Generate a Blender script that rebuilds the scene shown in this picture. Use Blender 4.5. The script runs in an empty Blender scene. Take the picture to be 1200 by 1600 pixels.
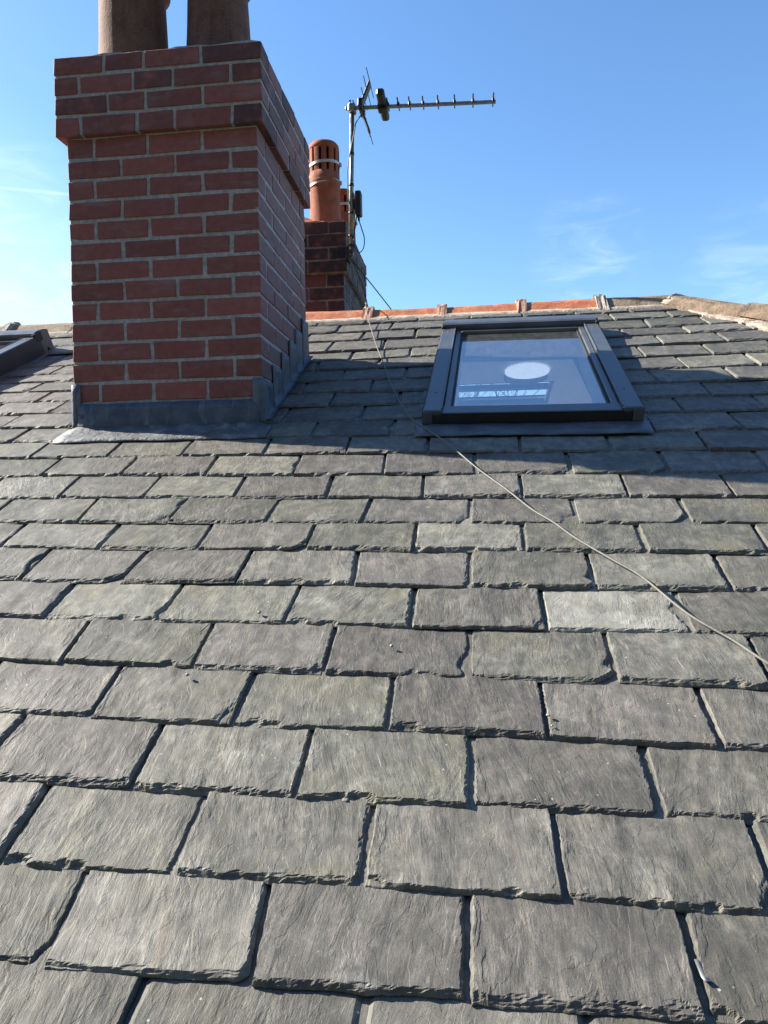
import bpy, math, random
import numpy as np
from mathutils import Vector, Matrix

R = math.radians
random.seed(7)
SC = bpy.context.scene
COL = SC.collection

# ------------------------------------------------------------------ camera
cam_d = bpy.data.cameras.new("camera")
cam = bpy.data.objects.new("camera", cam_d)
COL.objects.link(cam)
CAM = Vector((0.7364, -2.63053, -0.43798))
PITCH, YAW, ROLL, FPX = -0.02177, 0.11364, -0.01747, 1157.37
fw = Vector((-math.sin(YAW) * math.cos(PITCH), math.cos(YAW) * math.cos(PITCH), math.sin(PITCH)))
rt0 = Vector((math.cos(YAW), math.sin(YAW), 0))
up0 = rt0.cross(fw)
rt = rt0 * math.cos(ROLL) + up0 * math.sin(ROLL)
up = -rt0 * math.sin(ROLL) + up0 * math.cos(ROLL)
cam.matrix_world = Matrix(((rt.x, up.x, -fw.x, CAM.x), (rt.y, up.y, -fw.y, CAM.y), (rt.z, up.z, -fw.z, CAM.z), (0, 0, 0, 1)))
cam_d.sensor_fit = 'VERTICAL'
cam_d.sensor_height = 32.0
cam_d.lens = FPX / 1600 * 32.0
cam_d.clip_start = 0.02
cam_d.clip_end = 2000
SC.camera = cam

# ------------------------------------------------------------------ sun, sky, exposure
SUN_EL, SUN_AZ = 34.2, 167.5          # azimuth counter-clockwise from +X
SUN = Vector((math.cos(R(SUN_AZ)) * math.cos(R(SUN_EL)), math.sin(R(SUN_AZ)) * math.cos(R(SUN_EL)), math.sin(R(SUN_EL))))
sl = bpy.data.lights.new("sun", 'SUN')
sl.energy = 5.0
sl.angle = R(0.53)
sl.color = (1.0, 0.93, 0.80)
so = bpy.data.objects.new("sun", sl)
COL.objects.link(so)
so.rotation_mode = 'QUATERNION'
so.rotation_quaternion = SUN.to_track_quat('Z', 'Y')
so.location = SUN * 30

world = bpy.data.worlds.new("World")
SC.world = world
world.use_nodes = True
wn, wl = world.node_tree.nodes, world.node_tree.links
wn.clear()
w_out = wn.new('ShaderNodeOutputWorld')
w_bg = wn.new('ShaderNodeBackground')
w_sky = wn.new('ShaderNodeTexSky')
w_sky.sky_type = 'NISHITA'
w_sky.sun_disc = False
w_sky.sun_elevation = R(SUN_EL)
w_sky.sun_rotation = R(90 - SUN_AZ)
w_sky.altitude = 50
w_sky.air_density = 1.0
w_sky.dust_density = 0.35
w_sky.ozone_density = 3.0
w_bg.inputs['Strength'].default_value = 0.085


def wmath(op, a, b=None, clamp=False):
    n = wn.new('ShaderNodeMath')
    n.operation = op
    n.use_clamp = clamp
    for i, x in enumerate((a, b)):
        if x is None:
            continue
        if isinstance(x, (int, float)):
            n.inputs[i].default_value = x
        else:
            wl.new(x, n.inputs[i])
    return n.outputs[0]


# thin cirrus, low on the right, and one old contrail on the left
w_tc = wn.new('ShaderNodeTexCoord')
w_map = wn.new('ShaderNodeMapping')
w_map.inputs['Scale'].default_value = (5.0, 5.0, 19.0)
w_map.inputs['Rotation'].default_value = (0.0, R(14), 0.0)
wl.new(w_tc.outputs['Generated'], w_map.inputs['Vector'])
w_noise = wn.new('ShaderNodeTexNoise')
w_noise.inputs['Scale'].default_value = 1.7
w_noise.inputs['Detail'].default_value = 9
w_noise.inputs['Roughness'].default_value = 0.62
w_noise.inputs['Distortion'].default_value = 0.7
wl.new(w_map.outputs[0], w_noise.inputs['Vector'])
w_sep = wn.new('ShaderNodeSeparateXYZ')
wl.new(w_tc.outputs['Generated'], w_sep.inputs[0])


def wdot(v):
    n = wn.new('ShaderNodeVectorMath')
    n.operation = 'DOT_PRODUCT'
    n.inputs[1].default_value = v
    wl.new(w_tc.outputs['Generated'], n.inputs[0])
    return n.outputs['Value']


def pixdir(px, py):
    return (fw + rt * ((px - 600) / FPX) + up * ((800 - py) / FPX)).normalized()


def wband(x, lo, hi):
    n = wn.new('ShaderNodeMapRange')
    n.interpolation_type = 'SMOOTHSTEP'
    n.inputs['From Min'].default_value = lo
    n.inputs['From Max'].default_value = hi
    wl.new(x, n.inputs['Value'])
    return n.outputs[0]


cl = wband(w_noise.outputs['Fac'], 0.42, 0.85)
cl_a = wmath('MULTIPLY', wband(wdot(pixdir(920, 398)), math.cos(R(5.0)), math.cos(R(0.5))), 1.0)
cl_b = wmath('MULTIPLY', wband(wdot(pixdir(1180, 425)), math.cos(R(5.5)), math.cos(R(0.5))), 0.9)
cl_c = wmath('MULTIPLY', wband(wdot(pixdir(-60, 520)), math.cos(R(15)), math.cos(R(3))), 2.2)
cl_sum = wmath('ADD', wmath('ADD', cl_a, cl_b), cl_c, True)
cloud = wmath('MULTIPLY', wmath('MULTIPLY', cl, cl_sum), 0.21)
tr_n = pixdir(-200, 275).cross(pixdir(104, 303)).normalized()
tr = wmath('ABSOLUTE', wdot(tr_n))
tr = wband(tr, 0.0024, 0.0004)
tr = wmath('MULTIPLY', wmath('MULTIPLY', tr, wband(wdot(pixdir(40, 297)), math.cos(R(6)), math.cos(R(2)))), 0.10)
cloud = wmath('ADD', cloud, tr, True)
hz = wmath('MULTIPLY', wband(wdot(pixdir(-120, 600)), math.cos(R(19)), math.cos(R(3))), 0.20)
cloud = wmath('ADD', cloud, hz, True)
w_mix = wn.new('ShaderNodeMix')
w_mix.data_type = 'RGBA'
wl.new(cloud, w_mix.inputs['Factor'])
wl.new(w_sky.outputs['Color'], w_mix.inputs['A'])
w_mix.inputs['B'].default_value = (7.0, 7.4, 7.8, 1)
# low sky behind the camera darkened, an added unseen block that deepens shade
w_elev = wmath('ADD', w_sep.outputs['Z'], wmath('MULTIPLY', w_sep.outputs['Y'], 0.9))
w_blk = wband(w_elev, -0.02, -0.14)
w_mix2 = wn.new('ShaderNodeMix')
w_mix2.data_type = 'RGBA'
wl.new(w_blk, w_mix2.inputs['Factor'])
w_hsv = wn.new('ShaderNodeHueSaturation')
w_hsv.inputs['Saturation'].default_value = 1.14
w_hsv.inputs['Value'].default_value = 1.22
wl.new(w_mix.outputs['Result'], w_hsv.inputs['Color'])
wl.new(w_hsv.outputs['Color'], w_mix2.inputs['A'])
w_mix2.inputs['B'].default_value = (0.35, 0.33, 0.28, 1)
wl.new(w_mix2.outputs['Result'], w_bg.inputs['Color'])
wl.new(w_bg.outputs[0], w_out.inputs[0])

SC.view_settings.view_transform = 'Standard'
SC.view_settings.look = 'None'
SC.view_settings.gamma = 1.0
SC.view_settings.exposure = 1.34
SC.cycles.max_bounces = 8
SC.cycles.transparent_max_bounces = 12
SC.cycles.caustics_reflective = False
SC.cycles.caustics_refractive = False
try:
    SC.cycles.use_denoising = True
except Exception:
    pass

# ------------------------------------------------------------------ roof frame
T, ZB = 0.48384, -0.17009
K = math.sqrt(1 + T * T)
NRM = Vector((0, -T, 1)) / K
VAX = Vector((0, 1, T)) / K


def rp(u, v, off=0.0):
    return Vector((u, v / K, ZB + T * v / K)) + NRM * off


# ------------------------------------------------------------------ node helpers / materials
class Mat:
    def __init__(s, name):
        s.m = bpy.data.materials.new(name)
        s.m.use_nodes = True
        s.nt = s.m.node_tree
        s.nt.nodes.clear()
        s.out = s.nt.nodes.new('ShaderNodeOutputMaterial')
        s.b = s.nt.nodes.new('ShaderNodeBsdfPrincipled')
        s.nt.links.new(s.b.outputs[0], s.out.inputs[0])
        s.pos = None

    def n(s, t, **kw):
        x = s.nt.nodes.new(t)
        for k, v in kw.items():
            setattr(x, k, v)
        return x

    def put(s, sock, v):
        if isinstance(v, bpy.types.NodeSocket):
            s.nt.links.new(v, sock)
        elif v is not None:
            if hasattr(sock.default_value, '__len__') and not hasattr(v, '__len__'):
                v = (v, v, v)
            if hasattr(v, '__len__') and len(v) == 3 and len(sock.default_value) == 4:
                v = (*v, 1)
            sock.default_value = v

    def set(s, **kw):
        for k, v in kw.items():
            s.put(s.b.inputs[k.replace('_', ' ')], v)
        return s

    def attr(s, name):
        return s.n('ShaderNodeAttribute', attribute_name=name).outputs['Vector']

    def sep(s, v):
        x = s.n('ShaderNodeSeparateXYZ')
        s.put(x.inputs[0], v)
        return x.outputs

    def coord(s):
        if s.pos is None:
            s.pos = s.n('ShaderNodeNewGeometry').outputs['Position']
        return s.pos

    def map(s, v, scale=(1, 1, 1), loc=(0, 0, 0), rot=(0, 0, 0)):
        x = s.n('ShaderNodeMapping')
        s.put(x.inputs['Vector'], v)
        x.inputs['Scale'].default_value = scale
        x.inputs['Location'].default_value = loc
        x.inputs['Rotation'].default_value = rot
        return x.outputs[0]

    def noise(s, scale, detail=4, rough=0.55, vec=None, dist=0.0):
        x = s.n('ShaderNodeTexNoise')
        s.put(x.inputs['Vector'], vec if vec is not None else s.coord())
        x.inputs['Scale'].default_value = scale
        x.inputs['Detail'].default_value = detail
        x.inputs['Roughness'].default_value = rough
        x.inputs['Distortion'].default_value = dist
        return x.outputs['Fac']

    def voro(s, scale, vec=None, feature='F1', rand=1.0):
        x = s.n('ShaderNodeTexVoronoi', feature=feature)
        s.put(x.inputs['Vector'], vec if vec is not None else s.coord())
        x.inputs['Scale'].default_value = scale
        x.inputs['Randomness'].default_value = rand
        return x.outputs['Distance']

    def rng(s, v, lo, hi, a=0.0, b=1.0, smooth=True):
        x = s.n('ShaderNodeMapRange')
        if smooth:
            x.interpolation_type = 'SMOOTHSTEP'
        s.put(x.inputs['Value'], v)
        x.inputs['From Min'].default_value = lo
        x.inputs['From Max'].default_value = hi
        x.inputs['To Min'].default_value = a
        x.inputs['To Max'].default_value = b
        return x.outputs[0]

    def math(s, op, a, b=None, c=None):
        x = s.n('ShaderNodeMath', operation=op)
        for i, v in enumerate((a, b, c)):
            if v is not None:
                s.put(x.inputs[i], v)
        return x.outputs[0]

    def mix(s, f, a, b, mode='MIX'):
        x = s.n('ShaderNodeMix', data_type='RGBA', blend_type=mode)
        s.put(x.inputs['Factor'], f)
        s.put(x.inputs['A'], a)
        s.put(x.inputs['B'], b)
        return x.outputs['Result']

    def bump(s, h, dist=0.002, strength=1.0, normal=None):
        x = s.n('ShaderNodeBump')
        x.inputs['Strength'].default_value = strength
        x.inputs['Distance'].default_value = dist
        s.put(x.inputs['Height'], h)
        if normal is not None:
            s.put(x.inputs['Normal'], normal)
        return x.outputs[0]


def m_simple(name, col, rough=0.6, metal=0.0, var=0.25, scale=20, bump=0.0, bscale=120, spec=0.5, patch=None):
    m = Mat(name)
    n = m.noise(scale, 6, 0.6)
    c = m.mix(m.rng(n, 0.3, 0.7), [x * (1 - var) for x in col], [min(1, x * (1 + var)) for x in col])
    if patch:
        pc, ps, lo, hi = patch
        c = m.mix(m.rng(m.noise(ps, 7, 0.65, dist=0.4), lo, hi), c, pc)
    m.set(Base_Color=c, Roughness=m.rng(n, 0.2, 0.8, rough - 0.07, rough + 0.07), Metallic=metal, Specular_IOR_Level=spec)
    if bump:
        m.set(Normal=m.bump(m.noise(bscale, 5, 0.6), bump))
    return m.m


def m_slate():
    m = Mat('slate')
    suv = m.attr('suv')
    tint = m.sep(m.attr('tint'))          # x brightness, y hue, z stain
    warp = m.n('ShaderNodeTexNoise')
    m.put(warp.inputs['Vector'], suv)
    warp.inputs['Scale'].default_value = 9
    warp.inputs['Detail'].default_value = 3
    wv = m.n('ShaderNodeVectorMath', operation='MULTIPLY_ADD')
    m.put(wv.inputs[0], warp.outputs['Color'])
    wv.inputs[1].default_value = (0.011, 0.011, 0)
    m.put(wv.inputs[2], suv)
    wsuv = wv.outputs[0]
    st = m.noise(1, 7, 0.66, m.map(wsuv, (230, 12, 1)))
    st2 = m.noise(1, 5, 0.6, m.map(wsuv, (520, 60, 1)))
    big = m.noise(14, 6, 0.6, suv)
    fine = m.noise(420, 3, 0.6, suv)
    green = m.mix(m.rng(big, 0.3, 0.7), (0.113, 0.111, 0.092), (0.224, 0.217, 0.176))
    purple = m.mix(m.rng(big, 0.3, 0.7), (0.113, 0.101, 0.094), (0.208, 0.186, 0.164))
    c = m.mix(tint[1], green, purple)
    c = m.mix(m.rng(st, 0.38, 0.66, 0, 0.28), c, m.mix(0.5, c, (0.31, 0.31, 0.26)))
    c = m.mix(m.rng(st2, 0.30, 0.55, 0.35, 0.0), c, (0.070, 0.070, 0.066))
    mot = m.noise(34, 7, 0.72, m.map(wsuv, (1.3, 0.8, 1), (4, 1, 6)))
    c = m.mix(m.rng(mot, 0.38, 0.62, 0.7, 0), c, (0.082, 0.082, 0.072))
    # olive-tan weathering in broad soft patches, rusty drips from the nails above
    ol = m.rng(m.noise(8, 6, 0.65, m.map(suv, (1, 1, 1), (31, 7, 3)), 0.6), 0.48, 0.74, 0, 0.45)
    ol = m.math('MULTIPLY', ol, m.rng(tint[1], 0.0, 0.7, 1.5, 0.4))
    c = m.mix(ol, c, (0.190, 0.174, 0.112))
    ru = m.rng(m.noise(1, 4, 0.6, m.map(wsuv, (46, 5, 1), (3, 9, 2))), 0.64, 0.76, 0, 0.35)
    c = m.mix(ru, c, (0.20, 0.125, 0.07))
    # algae: small dark green-black freckles
    al = m.rng(m.noise(120, 5, 0.7, m.map(suv, (1, 1, 1), (2, 17, 9))), 0.56, 0.70, 0, 1)
    alm = m.rng(m.noise(10, 3, 0.5, m.map(suv, (1, 1, 1), (12, 1, 4))), 0.42, 0.62, 0, 0.65)
    c = m.mix(m.math('MULTIPLY', al, alm), c, (0.050, 0.054, 0.042))
    br = m.math('MULTIPLY', tint[0], m.rng(fine, 0.2, 0.8, 0.72, 1.04))
    bc = m.n('ShaderNodeVectorMath', operation='SCALE')
    m.put(bc.inputs[0], c)
    m.put(bc.inputs['Scale'], br)
    c = bc.outputs[0]
    # pale lime bloom, lichen specks and scratches
    bloom = m.rng(m.noise(11, 8, 0.68, m.map(suv, (1, 1, 1), (3, 7, 1)), 0.8), 0.5, 0.8)
    bl = m.math('MULTIPLY', bloom, m.math('ADD', 0.25, tint[2]))
    bl = m.math('MULTIPLY_ADD', m.math('MULTIPLY', tint[2], tint[2]), m.rng(m.noise(7, 6, 0.62, m.map(suv, (1, 1, 1), (8, 3, 2)), 0.5), 0.35, 0.62, 0.05, 0.75), bl)
    c = m.mix(m.math('MINIMUM', bl, 0.85), c, (0.44, 0.43, 0.38))
    sp = m.rng(m.voro(46, suv), 0.05, 0.10, 1, 0)
    spm = m.rng(m.noise(6, 3, 0.5, m.map(suv, (1, 1, 1), (9, 2, 4))), 0.50, 0.62)
    c = m.mix(m.math('MULTIPLY', sp, m.math('MULTIPLY', spm, 0.8)), c, (0.50, 0.49, 0.44))
    sc = m.rng(m.noise(1, 2, 0.5, m.map(wsuv, (330, 7, 1), (5, 5, 0), (0, 0, 0.35))), 0.70, 0.76)
    scm = m.rng(m.noise(9, 3, 0.5, m.map(suv, (1, 1, 1), (1, 12, 8))), 0.52, 0.66)
    c = m.mix(m.math('MULTIPLY', sc, m.math('MULTIPLY', scm, 0.7)), c, (0.42, 0.42, 0.39))
    yl = m.rng(m.noise(17, 6, 0.7, m.map(suv, (1, 1, 1), (20, 4, 4))), 0.62, 0.80, 0, 0.4)
    c = m.mix(yl, c, (0.33, 0.28, 0.15))
    # ledge lines where a cleavage sheet has come away
    lg = m.noise(1, 4, 0.55, m.map(wsuv, (20, 9, 1), (2, 2, 5), (0, 0, 0.6)), 0.6)
    ledge = m.rng(lg, 0.545, 0.560)
    ledge2 = m.rng(lg, 0.415, 0.425)
    rough_k = m.rng(m.noise(5, 2, 0.5, m.map(suv, (1, 1, 1), (3, 3, 11))), 0.35, 0.65, 0.25, 1.0)
    h = m.math('MULTIPLY_ADD', m.math('MULTIPLY', st, rough_k), 0.26, m.math('MULTIPLY', fine, 0.16))
    h = m.math('MULTIPLY_ADD', st2, 0.12, h)
    rv = m.noise(1, 5, 0.6, m.map(wsuv, (75, 20, 1), (6, 2, 4), (0, 0, 0.15)), 0.25)
    rvk = m.rng(m.noise(6, 3, 0.5, m.map(suv, (1, 1, 1), (5, 15, 3))), 0.40, 0.66, 0.06, 1.15)
    h = m.math('MULTIPLY_ADD', rv, rvk, h)
    h = m.math('MULTIPLY_ADD', m.math('ADD', ledge, ledge2), 0.12, h)
    m.set(Base_Color=c, Roughness=m.rng(st, 0.3, 0.7, 0.55, 0.70), Specular_IOR_Level=0.32,
          Normal=m.bump(h, 0.0030, 0.9))
    return m.m


def m_brick(name, red, dark, soot):
    m = Mat(name)
    t = m.sep(m.attr('tint'))              # x random, y soot, z random
    n = m.noise(38, 6, 0.65)
    f = m.noise(300, 4, 0.6)
    c = m.mix(t[0], red, dark)
    c = m.mix(m.rng(n, 0.35, 0.7, 0, 0.55), c, m.mix(0.5, c, (0.06, 0.035, 0.035)))
    c = m.mix(m.rng(f, 0.4, 0.75, 0, 0.35), c, (0.34, 0.17, 0.12))
    # grey cement smear, dragged along the courses
    sm = m.noise(1, 6, 0.6, m.map(m.coord(), (7, 7, 26)), 0.6)
    c = m.mix(m.rng(sm, 0.50, 0.72, 0, 0.30), c, (0.33, 0.29, 0.28))
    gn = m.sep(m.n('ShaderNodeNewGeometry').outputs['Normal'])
    east = m.math('MULTIPLY', m.rng(gn[0], 0.8, 0.95), m.rng(m.noise(9, 6, 0.7), 0.25, 0.65, 0.15, 0.75))  # right face: cement smear plus sky sheen painted into the colour
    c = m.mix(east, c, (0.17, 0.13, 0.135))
    s = m.math('MULTIPLY', t[1], m.rng(m.noise(16, 5, 0.6), 0.25, 0.55))
    c = m.mix(s, c, soot)
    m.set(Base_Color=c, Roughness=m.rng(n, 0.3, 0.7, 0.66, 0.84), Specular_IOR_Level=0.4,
          Normal=m.bump(m.math('MULTIPLY_ADD', n, 1.0, m.math('MULTIPLY', f, 0.5)), 0.003, 0.9))
    return m.m


def m_lead():
    m = Mat('lead')
    n = m.noise(13, 7, 0.65, dist=0.5)
    st = m.noise(1, 6, 0.6, m.map(m.coord(), (42, 42, 9)), 0.3)
    c = m.mix(m.rng(n, 0.3, 0.7), (0.062, 0.076, 0.098), (0.125, 0.142, 0.168))
    c = m.mix(m.rng(st, 0.54, 0.72, 0, 0.4), c, (0.32, 0.33, 0.34))
    m.set(Base_Color=c, Roughness=m.rng(n, 0.3, 0.7, 0.50, 0.68), Metallic=0.25,
          Normal=m.bump(m.math('MULTIPLY_ADD', n, 1.0, m.math('MULTIPLY', st, 0.3)), 0.010, 0.8))
    return m.m


def m_pot(name, a, b, lichen, amount, sootz=None):
    m = Mat(name)
    n = m.noise(16, 7, 0.65, dist=0.3)
    f = m.noise(160, 5, 0.65)
    vs = m.noise(1, 6, 0.6, m.map(m.coord(), (30, 30, 4)))
    c = m.mix(m.rng(n, 0.3, 0.7), a, b)
    c = m.mix(m.rng(f, 0.45, 0.75, 0, amount), c, lichen)
    c = m.mix(m.rng(vs, 0.50, 0.75, 0, 0.6), c, [x * 0.35 for x in a])
    m.set(Base_Color=c, Roughness=0.8, Specular_IOR_Level=0.35, Normal=m.bump(m.math('MULTIPLY_ADD', f, 0.6, n), 0.004, 0.8))
    return m.m


def m_glass():
    m = Mat('window_glass')
    nt = m.nt
    nt.nodes.remove(m.b)
    fr = m.n('ShaderNodeFresnel')
    fr.inputs['IOR'].default_value = 4.2
    gl = m.n('ShaderNodeBsdfGlossy')
    gl.inputs['Roughness'].default_value = 0.012
    gl.inputs['Color'].default_value = (0.95, 0.97, 1, 1)
    tr = m.n('ShaderNodeBsdfTransparent')
    tr.inputs['Color'].default_value = (0.90, 0.95, 0.95, 1)
    mx = m.n('ShaderNodeMixShader')
    coat = m.math('ADD', fr.outputs[0], 0.14)          # solar-control coating
    nt.links.new(coat, mx.inputs[0])
    nt.links.new(tr.outputs[0], mx.inputs[1])
    nt.links.new(gl.outputs[0], mx.inputs[2])
    dust = m.n('ShaderNodeBsdfDiffuse')          # thin film of dust and dried rain
    dust.inputs['Color'].default_value = (0.62, 0.64, 0.66, 1)
    dm = m.rng(m.noise(26, 7, 0.7, m.map(m.coord(), (1.6, 0.4, 0.4)), 0.4), 0.3, 0.8, 0.03, 0.10)
    mx2 = m.n('ShaderNodeMixShader')
    nt.links.new(dm, mx2.inputs[0])
    nt.links.new(mx.outputs[0], mx2.inputs[1])
    nt.links.new(dust.outputs[0], mx2.inputs[2])
    nt.links.new(mx2.outputs[0], m.out.inputs[0])
    return m.m


def m_diffuser():
    m = Mat('opal_diffuser')
    nt = m.nt
    nt.nodes.remove(m.b)
    a = m.n('ShaderNodeEmission')          # the lit opal face of the ceiling light
    a.inputs['Color'].default_value = (0.78, 0.87, 1.0, 1)
    a.inputs['Strength'].default_value = 0.72
    d = m.n('ShaderNodeBsdfDiffuse')
    d.inputs['Color'].default_value = (0.85, 0.87, 0.9, 1)
    mx = m.n('ShaderNodeMixShader')
    mx.inputs[0].default_value = 0.35
    nt.links.new(a.outputs[0], mx.inputs[1])
    nt.links.new(d.outputs[0], mx.inputs[2])
    nt.links.new(mx.outputs[0], m.out.inputs[0])
    return m.m


M = dict(
    slate=m_slate(),
    far_slate=m_simple('far_slate', (0.15, 0.148, 0.132), 0.65, var=0.35, scale=7, bump=0.006, bscale=25),
    deck=m_simple('roof_felt', (0.03, 0.03, 0.032), 0.9),
    brick=m_brick('red_brick', (0.345, 0.104, 0.090), (0.245, 0.078, 0.070), (0.035, 0.026, 0.028)),
    old_brick=m_brick('old_brick', (0.20, 0.058, 0.038), (0.095, 0.040, 0.034), (0.016, 0.014, 0.017)),
    mortar=m_simple('mortar', (0.40, 0.39, 0.385), 0.9, var=0.25, scale=60, bump=0.003, bscale=240),
    old_mortar=m_simple('old_mortar', (0.19, 0.165, 0.15), 0.9, var=0.4, scale=25, bump=0.003, bscale=200),
    hip_mortar=m_simple('pale_mortar', (0.46, 0.37, 0.29), 0.9, var=0.28, scale=22, bump=0.006, bscale=70),
    grey_mortar=m_simple('weathered_mortar', (0.36, 0.31, 0.25), 0.9, var=0.35, scale=22, bump=0.008, bscale=70),
    lead=m_lead(),
    terracotta=m_simple('terracotta', (0.47, 0.150, 0.066), 0.75, var=0.28, scale=14, bump=0.004, bscale=60, patch=((0.50, 0.30, 0.19), 9, 0.52, 0.72)),
    collar=m_simple('pale_terracotta', (0.46, 0.26, 0.17), 0.85, var=0.3, scale=30, bump=0.004, bscale=80),
    shaded_trim=m_simple('shaded_trim', (0.030, 0.034, 0.042), 0.5, 0.1, var=0.25, scale=9),  # skylight side darkened, its shade put into the colour
    dark_front=m_simple('shaded_front', (0.016, 0.018, 0.022), 0.45, 0.1, var=0.2, scale=12),  # shade on the skylight front painted as near-black
    shadow_grey=m_simple('shadow_grey', (0.16, 0.17, 0.18), 0.6),  # tone of the light's painted shadow on the ceiling
    pale_lead=m_simple('sunlit_lead', (0.115, 0.122, 0.130), 0.62, 0.15, var=0.3, scale=14, bump=0.006, bscale=40, patch=((0.26, 0.265, 0.265), 20, 0.5, 0.75)),  # apron lead paler than the upstand, sunlight painted into it
    old_tile=m_simple('lichened_tile', (0.235, 0.165, 0.110), 0.85, var=0.35, scale=16, bump=0.005, bscale=70, patch=((0.30, 0.27, 0.19), 11, 0.5, 0.7)),
    pot=m_pot('weathered_pot', (0.120, 0.055, 0.038), (0.195, 0.092, 0.062), (0.32, 0.23, 0.16), 0.45),
    red_pot=m_pot('terracotta_pot', (0.30, 0.090, 0.048), (0.43, 0.140, 0.075), (0.16, 0.08, 0.05), 0.45),
    frame=m_simple('dark_grey_aluminium', (0.105, 0.118, 0.135), 0.40, 0.25, var=0.15, scale=9, bump=0.0006, bscale=60, patch=((0.10, 0.105, 0.11), 24, 0.55, 0.8)),
    gasket=m_simple('black_gasket', (0.010, 0.010, 0.012), 0.6),
    apron=m_simple('grey_flashing', (0.115, 0.127, 0.145), 0.5, 0.2, var=0.3, scale=12, bump=0.004, bscale=30, patch=((0.15, 0.155, 0.16), 30, 0.56, 0.8)),
    glass=m_glass(),
    white=m_simple('white_plaster', (0.78, 0.78, 0.76), 0.7, var=0.03, scale=4),
    lining=m_simple('window_lining', (0.86, 0.87, 0.85), 0.55, var=0.04, scale=4),
    floor=m_simple('pale_floor', (0.62, 0.58, 0.52), 0.6),
    diffuser=m_diffuser(),
    steel=m_simple('galvanised_steel', (0.24, 0.26, 0.25), 0.42, 0.75, var=0.3, scale=40),
    alu=m_simple('dull_aluminium', (0.30, 0.31, 0.30), 0.45, 0.6, var=0.25, scale=40),
    black=m_simple('black_plastic', (0.012, 0.012, 0.013), 0.5, var=0.2),
    wire=m_simple('dark_wire', (0.035, 0.035, 0.035), 0.5, 0.3),
    cable=m_simple('grey_cable', (0.165, 0.157, 0.130), 0.6, var=0.25, scale=60, bump=0.0006, bscale=300),
    strap=m_simple('strap', (0.55, 0.54, 0.50), 0.45, 0.3, var=0.15, scale=60),
    bark=m_simple('bark', (0.10, 0.08, 0.065), 0.9, var=0.3, scale=9),
    ground=m_simple('ground', (0.10, 0.11, 0.07), 0.95, var=0.4, scale=0.6),
    crumb=m_simple('crumb', (0.40, 0.38, 0.33), 0.9, var=0.2, scale=300, bump=0.002, bscale=400),
    wall=m_simple('render_wall', (0.35, 0.30, 0.26), 0.9),
)


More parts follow.
